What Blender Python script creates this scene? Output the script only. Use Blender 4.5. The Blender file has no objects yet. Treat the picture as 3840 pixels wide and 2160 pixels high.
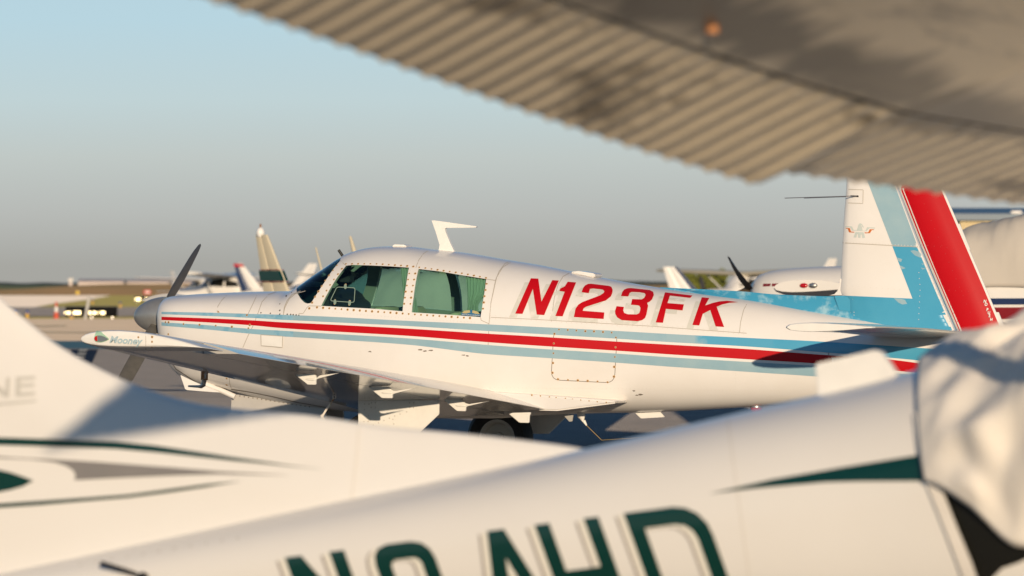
import bpy, bmesh, math, random
from mathutils import Vector, Matrix, noise
from mathutils.bvhtree import BVHTree
from mathutils.geometry import tessellate_polygon

random.seed(7)
R = math.radians
sc = bpy.context.scene
COL = sc.collection

# ------------------------------------------------------------------ camera
CAM_H = 1.43
F = 3840 * 200 / 36.0            # focal length in photo pixels (200 mm lens)
cam = bpy.data.cameras.new('camera')
cam.lens = 200; cam.sensor_width = 36; cam.clip_start = 0.5; cam.clip_end = 9000
cam.dof.use_dof = True; cam.dof.focus_distance = 42.0; cam.dof.aperture_fstop = 5.4
cam_ob = bpy.data.objects.new('camera', cam); COL.objects.link(cam_ob)
cam_ob.location = (0, 0, CAM_H); cam_ob.rotation_euler = (R(90), 0, 0)
sc.camera = cam_ob

# ------------------------------------------------------------------ sky, sun, exposure
SUN_EL, SUN_AZ = R(9.4), R(6.0)   # low sun behind the photographer, a little to the right
world = bpy.data.worlds.new('World'); sc.world = world; world.use_nodes = True
nt = world.node_tree; nt.nodes.clear()
sky = nt.nodes.new('ShaderNodeTexSky'); sky.sky_type = 'NISHITA'; sky.sun_disc = False
sky.sun_elevation = SUN_EL; sky.sun_rotation = math.pi - SUN_AZ
sky.air_density = 1.0; sky.dust_density = 0.15; sky.ozone_density = 4.0
SKY_K = 0.105
tc = nt.nodes.new('ShaderNodeTexCoord'); sep = nt.nodes.new('ShaderNodeSeparateXYZ')
nt.links.new(tc.outputs['Generated'], sep.inputs[0])
ramp = nt.nodes.new('ShaderNodeValToRGB')      # layer of evening haze lying along the whole horizon
mr = nt.nodes.new('ShaderNodeMapRange'); mr.inputs['From Min'].default_value = 0.0; mr.inputs['From Max'].default_value = 0.10
nt.links.new(sep.outputs['Z'], mr.inputs['Value']); nt.links.new(mr.outputs[0], ramp.inputs[0])
HAZE = [(0.0, (0.385, 0.380, 0.352)), (0.04, (0.390, 0.388, 0.360)), (0.13, (0.475, 0.490, 0.468)), (0.23, (0.530, 0.580, 0.560)), (0.33, (0.530, 0.650, 0.670)), (0.47, (0.480, 0.665, 0.745)), (1.0, (0.40, 0.60, 0.72))]
el = ramp.color_ramp.elements
while len(el) < len(HAZE): el.new(0.5)
for e, (p, c) in zip(el, HAZE): e.position = p; e.color = (*c, 1)
hz = nt.nodes.new('ShaderNodeMixRGB'); hz.blend_type = 'DIVIDE'; hz.inputs[0].default_value = 1; hz.inputs[2].default_value = (SKY_K, SKY_K, SKY_K, 1)
nt.links.new(ramp.outputs[0], hz.inputs[1])
hw_ = nt.nodes.new('ShaderNodeMapRange'); hw_.interpolation_type = 'SMOOTHSTEP'; hw_.inputs['From Min'].default_value = 0.05; hw_.inputs['From Max'].default_value = 0.11
nt.links.new(sep.outputs['Z'], hw_.inputs['Value'])
mul = nt.nodes.new('ShaderNodeMixRGB'); nt.links.new(hw_.outputs[0], mul.inputs[0])
nt.links.new(hz.outputs[0], mul.inputs[1]); nt.links.new(sky.outputs[0], mul.inputs[2])
bg = nt.nodes.new('ShaderNodeBackground'); bg.inputs['Strength'].default_value = SKY_K
out = nt.nodes.new('ShaderNodeOutputWorld')
nt.links.new(mul.outputs[0], bg.inputs[0]); nt.links.new(bg.outputs[0], out.inputs[0])
sun = bpy.data.lights.new('sun', 'SUN'); sun.energy = 4.2; sun.angle = R(0.53); sun.color = (1.0, 0.80, 0.57)
sun_ob = bpy.data.objects.new('sun', sun); COL.objects.link(sun_ob)
to_sun = Vector((math.sin(SUN_AZ) * math.cos(SUN_EL), -math.cos(SUN_AZ) * math.cos(SUN_EL), math.sin(SUN_EL)))
sun_ob.rotation_euler = to_sun.to_track_quat('Z', 'Y').to_euler(); sun_ob.location = (6, -30, 12)
vs = sc.view_settings; vs.view_transform = 'Standard'; vs.look = 'None'; vs.exposure = 0.0; vs.gamma = 1.0; vs.use_curve_mapping = False
sc.cycles.use_denoising = True
sc.cycles.max_bounces = 8; sc.cycles.transparent_max_bounces = 16

# ------------------------------------------------------------------ materials
MATS = {}
def mat(name, col, rough=0.5, metal=0.0, coat=0.0, spec=0.5, var=0.0, vscale=4.0, col2=None, bump=0.0, bscale=6.0, emit=None, estr=0.0, thr=None, stretch=None, drough=0.0, crough=0.04):
    """Principled material; var mixes col towards col2 with noise, bump waves the skin."""
    if name in MATS: return MATS[name]
    m = bpy.data.materials.new(name); m.use_nodes = True; MATS[name] = m
    n = m.node_tree; b = n.nodes['Principled BSDF']
    b.inputs['Base Color'].default_value = (*col, 1); b.inputs['Roughness'].default_value = rough
    b.inputs['Metallic'].default_value = metal; b.inputs['Specular IOR Level'].default_value = spec
    b.inputs['Diffuse Roughness'].default_value = drough; b.inputs['Coat Weight'].default_value = coat; b.inputs['Coat Roughness'].default_value = crough
    t = n.nodes.new('ShaderNodeTexCoord')
    src = t.outputs['Object']
    if stretch:
        mp = n.nodes.new('ShaderNodeMapping'); mp.inputs['Scale'].default_value = stretch
        n.links.new(src, mp.inputs[0]); src = mp.outputs[0]
    if var:
        no = n.nodes.new('ShaderNodeTexNoise'); no.inputs['Scale'].default_value = vscale; no.inputs['Detail'].default_value = 6; no.inputs['Roughness'].default_value = 0.62
        n.links.new(src, no.inputs['Vector'])
        r_ = n.nodes.new('ShaderNodeMapRange'); a, c = thr or (0.35, 0.7)
        r_.inputs['From Min'].default_value = a; r_.inputs['From Max'].default_value = c; r_.inputs['To Max'].default_value = var
        n.links.new(no.outputs['Fac'], r_.inputs['Value'])
        mx = n.nodes.new('ShaderNodeMixRGB'); mx.inputs[1].default_value = (*col, 1)
        mx.inputs[2].default_value = (*(col2 or [c_ * 0.8 for c_ in col]), 1)
        n.links.new(r_.outputs[0], mx.inputs[0]); n.links.new(mx.outputs[0], b.inputs['Base Color'])
    if bump:
        no2 = n.nodes.new('ShaderNodeTexNoise'); no2.inputs['Scale'].default_value = bscale; no2.inputs['Detail'].default_value = 3
        n.links.new(src, no2.inputs['Vector'])
        bp = n.nodes.new('ShaderNodeBump'); bp.inputs['Strength'].default_value = bump; bp.inputs['Distance'].default_value = 0.02
        n.links.new(no2.outputs['Fac'], bp.inputs['Height']); n.links.new(bp.outputs[0], b.inputs['Normal'])
    if emit:
        b.inputs['Emission Color'].default_value = (*emit, 1); b.inputs['Emission Strength'].default_value = estr
    return m

def glass(name, tint, gloss=0.09):
    m = bpy.data.materials.new(name); m.use_nodes = True; n = m.node_tree; n.nodes.clear(); MATS[name] = m
    o = n.nodes.new('ShaderNodeOutputMaterial'); t = n.nodes.new('ShaderNodeBsdfTransparent'); t.inputs[0].default_value = (*tint, 1)
    g = n.nodes.new('ShaderNodeBsdfGlossy'); g.inputs['Roughness'].default_value = 0.03; g.inputs[0].default_value = (1, 1, 1, 1)
    f = n.nodes.new('ShaderNodeFresnel'); f.inputs[0].default_value = 1.45
    mx = n.nodes.new('ShaderNodeMixShader')
    n.links.new(f.outputs[0], mx.inputs[0]); n.links.new(t.outputs[0], mx.inputs[1]); n.links.new(g.outputs[0], mx.inputs[2]); n.links.new(mx.outputs[0], o.inputs[0])
    return m

WHITE = mat('white_paint', (0.78, 0.75, 0.71), 0.27, coat=0.3, var=0.5, vscale=2.2, col2=(0.70, 0.66, 0.60), bump=0.10, bscale=2.4)
WHITE2 = mat('white_paint_foreground', (0.80, 0.77, 0.72), 0.3, coat=0.2, var=0.3, vscale=1.6, col2=(0.74, 0.70, 0.64))
WINGW = mat('white_paint_wing', (0.47, 0.45, 0.41), 0.16, coat=0.5, var=0.3, vscale=3, col2=(0.38, 0.36, 0.33), bump=0.14, bscale=4.0, stretch=(1, 0.5, 1))
TRIMW = mat('white_trim', (0.82, 0.80, 0.75), 0.35, var=0.3, vscale=12)
RED = mat('red_paint', (0.50, 0.003, 0.008), 0.4, coat=0.0, spec=0.2, var=0.4, vscale=5, col2=(0.43, 0.008, 0.014))
BLUEF = mat('faded_blue_paint', (0.25, 0.40, 0.47), 0.4, coat=0.1, var=0.7, vscale=5, col2=(0.33, 0.46, 0.50), thr=(0.4, 0.75))
BLUEN = mat('nose_blue_paint', (0.25, 0.44, 0.54), 0.4, var=0.8, vscale=11, col2=(0.14, 0.36, 0.50), thr=(0.5, 0.62))
BLUES = mat('bright_blue_paint', (0.055, 0.32, 0.50), 0.28, coat=0.3, var=0.35, vscale=4, col2=(0.09, 0.37, 0.53))
BLUEW = mat('worn_blue_paint', (0.055, 0.32, 0.50), 0.35, var=0.9, vscale=9, col2=(0.33, 0.55, 0.64), thr=(0.50, 0.66))
GHOST = mat('ghost_lettering', (0.60, 0.585, 0.52), 0.4, var=0.9, vscale=14, col2=(0.74, 0.71, 0.65), thr=(0.5, 0.7))
FADEDTXT = mat('faded_lettering', (0.40, 0.52, 0.56), 0.45, var=0.4, vscale=40, col2=(0.66, 0.67, 0.64), thr=(0.58, 0.7))
METAL = mat('spinner_metal', (0.40, 0.40, 0.385), 0.36, metal=0.55, var=0.6, vscale=14, col2=(0.30, 0.30, 0.29), bump=0.03, bscale=40)
PROPM = mat('propeller_grey', (0.085, 0.08, 0.07), 0.6, spec=0.3, var=0.6, vscale=20, col2=(0.13, 0.12, 0.105))
BLACK = mat('black_paint', (0.012, 0.012, 0.014), 0.5, spec=0.3)
RUBBER = mat('tyre_rubber', (0.018, 0.018, 0.018), 0.7, var=0.5, vscale=20, col2=(0.04, 0.037, 0.033))
RUST = mat('rusty_screw', (0.30, 0.15, 0.06), 0.7, var=0.8, vscale=300, col2=(0.06, 0.03, 0.015))
RUSTR = mat('rust_stain', (0.62, 0.42, 0.20), 0.7)
RUSTP = mat('rusted_mast', (0.36, 0.14, 0.045), 0.75, var=1.0, vscale=25, col2=(0.62, 0.56, 0.46), thr=(0.5, 0.58))
STEEL = mat('bare_metal', (0.5, 0.48, 0.45), 0.35, metal=0.9)
SEAM = mat('panel_seam', (0.20, 0.17, 0.14), 0.7)
SEAMW = mat('panel_seam_soft', (0.42, 0.38, 0.32), 0.7)
RIVET = mat('rivet_head', (0.66, 0.63, 0.58), 0.35)
GLASS = glass('green_tinted_window', (0.60, 0.86, 0.77))
GLASSD = glass('windscreen_tint', (0.20, 0.48, 0.52))
TRIM = mat('cabin_trim', (0.20, 0.22, 0.19), 0.8)
SEATM = mat('tan_upholstery', (0.50, 0.46, 0.30), 0.85)
DASH = mat('dashboard_black', (0.02, 0.022, 0.025), 0.6)
CURTAIN = mat('green_grey_curtain', (0.36, 0.42, 0.33), 0.9)
REDL = mat('red_lens', (0.45, 0.006, 0.01), 0.1, coat=0.6)
GREENL = mat('pale_green_lens', (0.35, 0.55, 0.40), 0.15, coat=0.5)
AMBER = mat('orange_worn_paint', (0.62, 0.20, 0.03), 0.4, var=0.9, vscale=60, col2=(0.45, 0.06, 0.02))
GREEN = mat('dark_green_paint', (0.002, 0.036, 0.028), 0.28, coat=0.3)
GREYP = mat('silver_grey_paint', (0.24, 0.225, 0.215), 0.4, var=0.4, vscale=6)
PALEG = mat('pale_grey_lettering', (0.56, 0.54, 0.49), 0.5)
CANVAS = mat('cover_canvas', (0.76, 0.71, 0.64), 0.9, var=0.4, vscale=3, col2=(0.62, 0.58, 0.52), bump=0.3, bscale=5)
CANVAS2 = mat('far_cover_canvas', (0.52, 0.47, 0.40), 0.9, var=0.4, vscale=2, col2=(0.46, 0.42, 0.36))
DARKGL = mat('dark_window', (0.012, 0.012, 0.010), 0.12)
NAVY = mat('navy_paint', (0.012, 0.03, 0.09), 0.35)
MAROON = mat('maroon_paint', (0.20, 0.008, 0.014), 0.3)
TANP = mat('cream_paint', (0.62, 0.54, 0.38), 0.5, var=0.3, vscale=3)
BWHITE = mat('far_white_paint', (0.74, 0.71, 0.66), 0.35, var=0.2, vscale=2)

# ------------------------------------------------------------------ helpers
def tag(o, label=None, cat=None, group=None, kind=None):
    if label: o['label'] = label
    if cat: o['category'] = cat
    if group: o['group'] = group
    if kind: o['kind'] = kind
    return o
def empty(name, loc=(0, 0, 0), rz=0.0, label=None, cat=None, group=None):
    o = bpy.data.objects.new(name, None); COL.objects.link(o); o.empty_display_size = 0.2
    o.location = loc; o.rotation_euler = (0, 0, rz)
    return tag(o, label, cat, group)
def mesh_ob(name, verts, faces, m, parent=None, smooth=None):
    me = bpy.data.meshes.new(name); me.from_pydata([tuple(v) for v in verts], [], faces); me.validate()
    return link(name, me, m, parent, smooth)
def link(name, me, m, parent=None, smooth=None):
    if m is not None and not me.materials:
        for k in (m if isinstance(m, (list, tuple)) else [m]): me.materials.append(k)
    if smooth is not None:
        me.polygons.foreach_set('use_smooth', [True] * len(me.polygons))
        me.set_sharp_from_angle(angle=R(smooth))
    o = bpy.data.objects.new(name, me); COL.objects.link(o)
    if parent: o.parent = parent
    return o
def bm_ob(name, bm, m, parent=None, smooth=None):
    bmesh.ops.recalc_face_normals(bm, faces=bm.faces[:])
    me = bpy.data.meshes.new(name); bm.to_mesh(me); bm.free()
    return link(name, me, m, parent, smooth)
def ring_loft(rings, close=True, caps=True):
    """verts, faces of a loft through rings of equal length"""
    v, f = [], []
    n = len(rings[0])
    for r_ in rings: v += [tuple(p) for p in r_]
    for i in range(len(rings) - 1):
        for j in range(n if close else n - 1):
            a = i * n + j; b = i * n + (j + 1) % n
            f.append((a, b, b + n, a + n))
    if caps and close:
        f.append(tuple(range(n))[::-1]); f.append(tuple(range((len(rings) - 1) * n, len(rings) * n)))
    return v, f
def box(bm, c, s, rot=None):
    M = Matrix.Translation(c) @ (rot.to_4x4() if rot else Matrix.Identity(4)) @ Matrix.Diagonal((s[0], s[1], s[2], 1))
    return bmesh.ops.create_cube(bm, size=1, matrix=M)['verts']
def bevel_box(name, c, s, m, parent=None, w=0.01, rot=None, seg=2):
    bm = bmesh.new(); box(bm, c, s, rot)
    bmesh.ops.bevel(bm, geom=bm.edges[:], offset=min(w, min(s) * 0.45), segments=seg, affect='EDGES', profile=0.5)
    return bm_ob(name, bm, m, parent, 40)
def tube_mesh(bm, pts, rad, n=10, cap=True):
    pts = [Vector(p) for p in pts]; rads = rad if isinstance(rad, (list, tuple)) else [rad] * len(pts)
    rings = []
    for i, p in enumerate(pts):
        d = (pts[min(i + 1, len(pts) - 1)] - pts[max(i - 1, 0)]).normalized()
        up = Vector((0, 0, 1)) if abs(d.z) < 0.95 else Vector((0, 1, 0))
        s = d.cross(up).normalized(); t = s.cross(d)
        rings.append([bm.verts.new(p + (s * math.cos(2 * math.pi * k / n) + t * math.sin(2 * math.pi * k / n)) * rads[i]) for k in range(n)])
    for a, b in zip(rings, rings[1:]):
        for k in range(n): bm.faces.new((a[k], a[(k + 1) % n], b[(k + 1) % n], b[k]))
    if cap: bm.faces.new(rings[0][::-1]); bm.faces.new(rings[-1])
def tube(name, pts, rad, m, parent=None, n=10):
    bm = bmesh.new(); tube_mesh(bm, pts, rad, n); return bm_ob(name, bm, m, parent, 50)
def pchip(xs, ys):
    """monotone cubic interpolation"""
    n = len(xs); h = [xs[i + 1] - xs[i] for i in range(n - 1)]; d = [(ys[i + 1] - ys[i]) / h[i] for i in range(n - 1)]
    m = [d[0]] + [0 if d[i - 1] * d[i] <= 0 else 3 * (h[i - 1] + h[i]) / ((2 * h[i] + h[i - 1]) / d[i - 1] + (h[i] + 2 * h[i - 1]) / d[i]) for i in range(1, n - 1)] + [d[-1]]
    def f(x):
        if x <= xs[0]: return ys[0]
        if x >= xs[-1]: return ys[-1]
        i = max(k for k in range(n - 1) if xs[k] <= x)
        t = (x - xs[i]) / h[i]
        return ys[i] * (2 * t ** 3 - 3 * t * t + 1) + h[i] * m[i] * (t ** 3 - 2 * t * t + t) + ys[i + 1] * (3 * t * t - 2 * t ** 3) + h[i] * m[i + 1] * (t ** 3 - t * t)
    return f
def lerp_tab(tab):
    return pchip([t[0] for t in tab], [t[1] for t in tab])

class Frame:
    """Local frame of one aircraft; measures points of the photograph on a plane y=const of that frame."""
    def __init__(s, origin, rz):
        s.rz = rz; s.M = Matrix.Translation(origin) @ Matrix.Rotation(rz, 4, 'Z'); s.I = s.M.inverted()
        s.o = s.I @ Vector((0, 0, CAM_H))
    def dir(s, px, py):
        return (s.I.to_3x3() @ Vector(((px - 1920) / F, 1, (1080 - py) / F))).normalized()
    def at(s, px, py, y=0.0):
        d = s.dir(px, py); t = (y - s.o.y) / d.y
        return s.o + d * t
    def px(s, p):
        w = s.M @ Vector(p); return (1920 + F * w.x / w.y, 1080 - F * (w.z - CAM_H) / w.y)
    def hit(s, bvh, px, py):
        return bvh.ray_cast(s.o, s.dir(px, py))

def crop(x0, y0, k):                      # coordinates read off an enlarged crop of the photograph
    return lambda pts: [(x0 + x * k, y0 + y * k) for x, y in pts]
C1 = crop(240, 840, 960 / 1739); C2 = crop(1040, 780, 960 / 2576); C3 = crop(1840, 880, 960 / 2576)
C4 = crop(2800, 640, 1040 / 2093); C5 = crop(1100, 1300, 1360 / 2576); C6 = crop(2500, 1200, 1340 / 2023)
CB1 = crop(0, 1300, 1100 / 2277); CG = crop(640, 1340, 760 / 2576); CW = crop(1200, 920, 360 / 2006)
CE = crop(3100, 820, 240 / 2576); CN = crop(3480, 760, 360 / 1043)

def drape(name, loops, fr, bvh, m, parent, off=0.0015, step=16, plane_y=None):
    """paint of the given outline (and holes) laid on a skin"""
    def dens(lp):
        o = []
        for (a, b), (c, d) in zip(lp, lp[1:] + lp[:1]):
            k = max(1, int(math.hypot(c - a, d - b) / step)); o += [(a + (c - a) * i / k, b + (d - b) * i / k) for i in range(k)]
        return o
    loops = [dens(l) for l in loops]
    vl = [[Vector((x, y, 0)) for x, y in l] for l in loops]
    tris = tessellate_polygon(vl); flat = [p for l in vl for p in l]
    bm = bmesh.new(); bv = [bm.verts.new(p) for p in flat]
    for t in tris:
        try: bm.faces.new([bv[i] for i in t])
        except ValueError: pass
    for _ in range(5):
        es = [e for e in bm.edges if e.calc_length() > step * 1.5 and not e.is_boundary]
        if not es: break
        bmesh.ops.subdivide_edges(bm, edges=es, cuts=1)
        bmesh.ops.triangulate(bm, faces=[f for f in bm.faces if len(f.verts) > 3])
    dead = []
    for v in bm.verts:
        h = fr.hit(bvh, v.co.x, v.co.y)
        if h[0] is None: dead.append(v)
        else:
            nrm = h[1] if h[1].dot(fr.dir(v.co.x, v.co.y)) < 0 else -h[1]
            v.co = h[0] + nrm * off
    bmesh.ops.delete(bm, geom=dead, context='VERTS')
    return bm_ob(name, bm, m, parent, 60)
def band(name, top, bot, fr, bvh, m, parent, n=160, rows=4, off=0.0015, x0=None, x1=None):
    ft, fb = lerp_tab(top), lerp_tab(bot)
    x0 = top[0][0] if x0 is None else x0; x1 = top[-1][0] if x1 is None else x1
    V, Fc, ok = [], [], []
    for i in range(n + 1):
        x = x0 + (x1 - x0) * i / n
        for j in range(rows + 1):
            y = ft(x) + (fb(x) - ft(x)) * j / rows
            h = fr.hit(bvh, x, y); ok.append(h[0] is not None); V.append(h[0] + h[1] * off if h[0] else Vector((0, 0, 0)))
    for i in range(n):
        for j in range(rows):
            q = (i * (rows + 1) + j, i * (rows + 1) + j + 1, (i + 1) * (rows + 1) + j + 1, (i + 1) * (rows + 1) + j)
            if all(ok[k] for k in q): Fc.append(q)
    bm = bmesh.new(); bv = [bm.verts.new(p) for p in V]
    for q in Fc: bm.faces.new([bv[k] for k in q])
    bmesh.ops.delete(bm, geom=[v for v in bm.verts if not v.link_faces], context='VERTS')
    return bm_ob(name, bm, m, parent, 60)
def line(name, pts, fr, bvh, m, parent, w=2.2, off=0.001, step=10):
    """thin seam or wire of width w photo pixels along a polyline"""
    d = []
    for (a, b), (c, e) in zip(pts, pts[1:]):
        k = max(1, int(math.hypot(c - a, e - b) / step)); d += [(a + (c - a) * i / k, b + (e - b) * i / k) for i in range(k)]
    d.append(pts[-1]); L = []
    for i, (x, y) in enumerate(d):
        ax, ay = d[max(i - 1, 0)]; cx, cy = d[min(i + 1, len(d) - 1)]
        l = math.hypot(cx - ax, cy - ay) or 1; nx, ny = -(cy - ay) / l * w / 2, (cx - ax) / l * w / 2
        a = fr.hit(bvh, x + nx, y + ny); b = fr.hit(bvh, x - nx, y - ny)
        L.append((a, b))
    bm = bmesh.new(); prev = None
    for a, b in L:
        if a[0] is None or b[0] is None: prev = None; continue
        cur = (bm.verts.new(a[0] + a[1] * off), bm.verts.new(b[0] + b[1] * off))
        if prev: bm.faces.new((prev[0], prev[1], cur[1], cur[0]))
        prev = cur
    return bm_ob(name, bm, m, parent, 60)
def along(pts, gap):
    """points at equal spacing along a polyline"""
    o = []; rest = 0
    for (a, b), (c, d) in zip(pts, pts[1:]):
        L = math.hypot(c - a, d - b); t = rest
        while t < L: o.append((a + (c - a) * t / L, b + (d - b) * t / L)); t += gap
        rest = t - L
    return o
def dome_mesh(name, r, h, m, n=8):
    v = [(r * math.cos(2 * math.pi * k / n), r * math.sin(2 * math.pi * k / n), 0) for k in range(n)] + [(0.6 * r * math.cos(2 * math.pi * k / n), 0.6 * r * math.sin(2 * math.pi * k / n), h) for k in range(n)]
    f = [(k, (k + 1) % n, (k + 1) % n + n, k + n) for k in range(n)] + [tuple(range(n, 2 * n))]
    me = bpy.data.meshes.new(name); me.from_pydata(v, [], f); me.materials.append(m); return me
SCREW = bpy.data.meshes.new('screw')
def _screw():
    n = 10; v, f, mi = [], [], []
    for r_, z in ((0.0095, 0.0004), (0.0060, 0.0012), (0.0048, 0.0020), (0.0026, 0.0012)):
        v += [(r_ * math.cos(2 * math.pi * k / n), r_ * math.sin(2 * math.pi * k / n), z) for k in range(n)]
    for i in range(3):
        for k in range(n): f.append((i * n + k, i * n + (k + 1) % n, (i + 1) * n + (k + 1) % n, (i + 1) * n + k)); mi.append(0 if i == 0 else 1)
    f.append(tuple(range(3 * n, 4 * n))); mi.append(1)
    SCREW.from_pydata(v, [], f); SCREW.materials.append(RUSTR); SCREW.materials.append(RUST); SCREW.polygons.foreach_set('material_index', mi)
_screw()
def screws(pts, fr, bvh, parent, scale=1.0, name='screw', me=None):
    for x, y in pts:
        h = fr.hit(bvh, x, y)
        if h[0] is None: continue
        o = bpy.data.objects.new(name, me or SCREW); COL.objects.link(o); o.parent = parent
        s = scale * random.uniform(0.8, 1.15)
        nrm = h[1] if h[1].dot(fr.dir(x, y)) < 0 else -h[1]
        o.matrix_basis = Matrix.Translation(h[0] + nrm * 0.0008) @ nrm.to_track_quat('Z', 'Y').to_matrix().to_4x4() @ Matrix.Rotation(random.uniform(0, 6), 4, 'Z') @ Matrix.Diagonal((s, s, 1, 1))
def rivets(name, pts, fr, bvh, m, parent, r=0.0032, off=0.0003):
    """rows of small rivet heads, too small to pick apart singly"""
    bm = bmesh.new()
    for x, y in pts:
        h = fr.hit(bvh, x, y)
        if h[0] is None: continue
        nrm = h[1] if h[1].dot(fr.dir(x, y)) < 0 else -h[1]
        M = Matrix.Translation(h[0] + nrm * off) @ nrm.to_track_quat('Z', 'Y').to_matrix().to_4x4()
        b = [bm.verts.new(M @ Vector((r * math.cos(k * math.pi / 3), r * math.sin(k * math.pi / 3), 0))) for k in range(6)]
        t = bm.verts.new(M @ Vector((0, 0, r * 0.5)))
        for k in range(6): bm.faces.new((b[k], b[(k + 1) % 6], t))
    o = bm_ob(name, bm, m, parent); o['kind'] = 'stuff'; return o
def text_loops(txt, bold=0.0, shear=0.0):
    """mesh of a text in its own units (cap height about 0.7)"""
    c = bpy.data.curves.new('lettering', 'FONT'); c.body = txt; c.offset = bold; c.shear = shear; c.resolution_u = 4
    o = bpy.data.objects.new('lettering', c); COL.objects.link(o); dg = bpy.context.evaluated_depsgraph_get()
    me = bpy.data.meshes.new_from_object(o.evaluated_get(dg)); bpy.data.objects.remove(o); bpy.data.curves.remove(c)
    return me
def text_drape(name, txt, fr, bvh, m, parent, org, ex, ey, bold=0.02, shear=0.0, off=0.0025):
    me = text_loops(txt, bold, shear); bm = bmesh.new(); bm.from_mesh(me); bpy.data.meshes.remove(me); dead = []
    bmesh.ops.triangulate(bm, faces=bm.faces[:])
    for _ in range(3):
        es = [e for e in bm.edges if e.calc_length() > 0.16]
        if not es: break
        bmesh.ops.subdivide_edges(bm, edges=es, cuts=1); bmesh.ops.triangulate(bm, faces=[q for q in bm.faces if len(q.verts) > 3])
    for v in bm.verts:
        x = org[0] + ex[0] * v.co.x + ey[0] * v.co.y; y = org[1] + ex[1] * v.co.x + ey[1] * v.co.y
        h = fr.hit(bvh, x, y)
        if h[0] is None: dead.append(v); continue
        nrm = h[1] if h[1].dot(fr.dir(x, y)) < 0 else -h[1]; v.co = h[0] + nrm * off
    bmesh.ops.delete(bm, geom=dead, context='VERTS')
    return bm_ob(name, bm, m, parent)
def bvh_of(*obs):
    V, P = [], []
    for o in obs:
        b = len(V); M = o.matrix_basis; V += [M @ v.co for v in o.data.vertices]; P += [tuple(b + i for i in p.vertices) for p in o.data.polygons]
    return BVHTree.FromPolygons(V, P)
def plate(name, pts, y0, y1, m, parent, bev=0.0):
    """outline (x,z) with real thickness from y0 to y1"""
    bm = bmesh.new(); a = [bm.verts.new((x, y0, z)) for x, z in pts]; b = [bm.verts.new((x, y1, z)) for x, z in pts]; n = len(pts)
    for t in tessellate_polygon([[Vector((x, z, 0)) for x, z in pts]]):
        bm.faces.new([a[i] for i in t]); bm.faces.new([b[i] for i in t[::-1]])
    for i in range(n): bm.faces.new((a[i], b[i], b[(i + 1) % n], a[(i + 1) % n]))
    bmesh.ops.recalc_face_normals(bm, faces=bm.faces[:])
    if bev: bmesh.ops.bevel(bm, geom=[e for e in bm.edges if e.calc_face_angle(0) > 0.6], offset=bev, segments=2, affect='EDGES', clamp_overlap=True)
    return bm_ob(name, bm, m, parent, 40)
def boolean(base, cutters, op='DIFFERENCE'):
    for c in cutters:
        md = base.modifiers.new('b', 'BOOLEAN'); md.operation = op; md.solver = 'EXACT'; md.object = c
        try: md.material_mode = 'TRANSFER'
        except Exception: pass
    dg = bpy.context.evaluated_depsgraph_get(); me = bpy.data.meshes.new_from_object(base.evaluated_get(dg))
    base.modifiers.clear(); old = base.data; base.data = me
    for c in cutters: bpy.data.objects.remove(c)
    return base
def sup(c, n): return math.copysign(abs(c) ** (2.0 / n), c)
def section(x, top, bot, hw, zc, n1, n2, M=64, dx=0.0):
    r_ = []
    for k in range(M):
        a = 2 * math.pi * k / M; c, s = math.cos(a), math.sin(a)
        n = n1 if s >= 0 else n2
        r_.append(Vector((x, hw * sup(c, n), zc + (top - zc if s >= 0 else zc - bot) * sup(s, n))))
    return r_

# ------------------------------------------------------------------ setting: ground, fields, far horizon
def gd(py): return CAM_H * F / (py - 1080.0)            # distance of flat ground seen at a row of the photograph
def sheet(name, pts, z, m, kind='structure', label=None):
    o = mesh_ob(name, [(x, y, z) for x, y in pts], [tuple(range(len(pts)))], m); tag(o, kind=kind, label=label); return o
def rect(x0, x1, y0, y1): return [(x0, y0), (x1, y0), (x1, y1), (x0, y1)]
def gpx(pts): return [((px - 1920) / F * gd(py), gd(py)) for px, py in pts]
GRASS = mat('field_grass', (0.30, 0.25, 0.08), 0.95, var=1.0, vscale=0.06, col2=(0.17, 0.17, 0.055), bump=0.9, bscale=1.5, drough=1, spec=0.1)
DRYG = mat('dry_bank_grass', (0.24, 0.15, 0.075), 0.95, var=1.0, vscale=0.04, col2=(0.14, 0.11, 0.05), bump=0.9, bscale=0.6, drough=1, spec=0.1)
ASPH = mat('asphalt', (0.27, 0.245, 0.225), 0.85, var=0.9, vscale=1.3, col2=(0.21, 0.195, 0.185), bump=0.9, bscale=60, drough=1, spec=0.25)
CONC = mat('pale_concrete', (0.46, 0.375, 0.285), 0.9, var=0.8, vscale=0.15, col2=(0.40, 0.33, 0.26), bump=0.6, bscale=20, drough=1, spec=0.2)
PALER = mat('pale_taxiway', (0.66, 0.58, 0.50), 0.9, var=0.7, vscale=0.05, col2=(0.58, 0.52, 0.46), drough=1, bump=0.6, bscale=10, spec=0.2)
TEAL = mat('teal_pavement', (0.12, 0.25, 0.26), 0.8, var=0.6, vscale=0.6, col2=(0.10, 0.22, 0.23), spec=0.2)
YELL = mat('yellow_marking', (0.62, 0.46, 0.17), 0.7)
sheet('ground', rect(-3500, 3500, -300, 7500), -0.06, GRASS)
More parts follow.
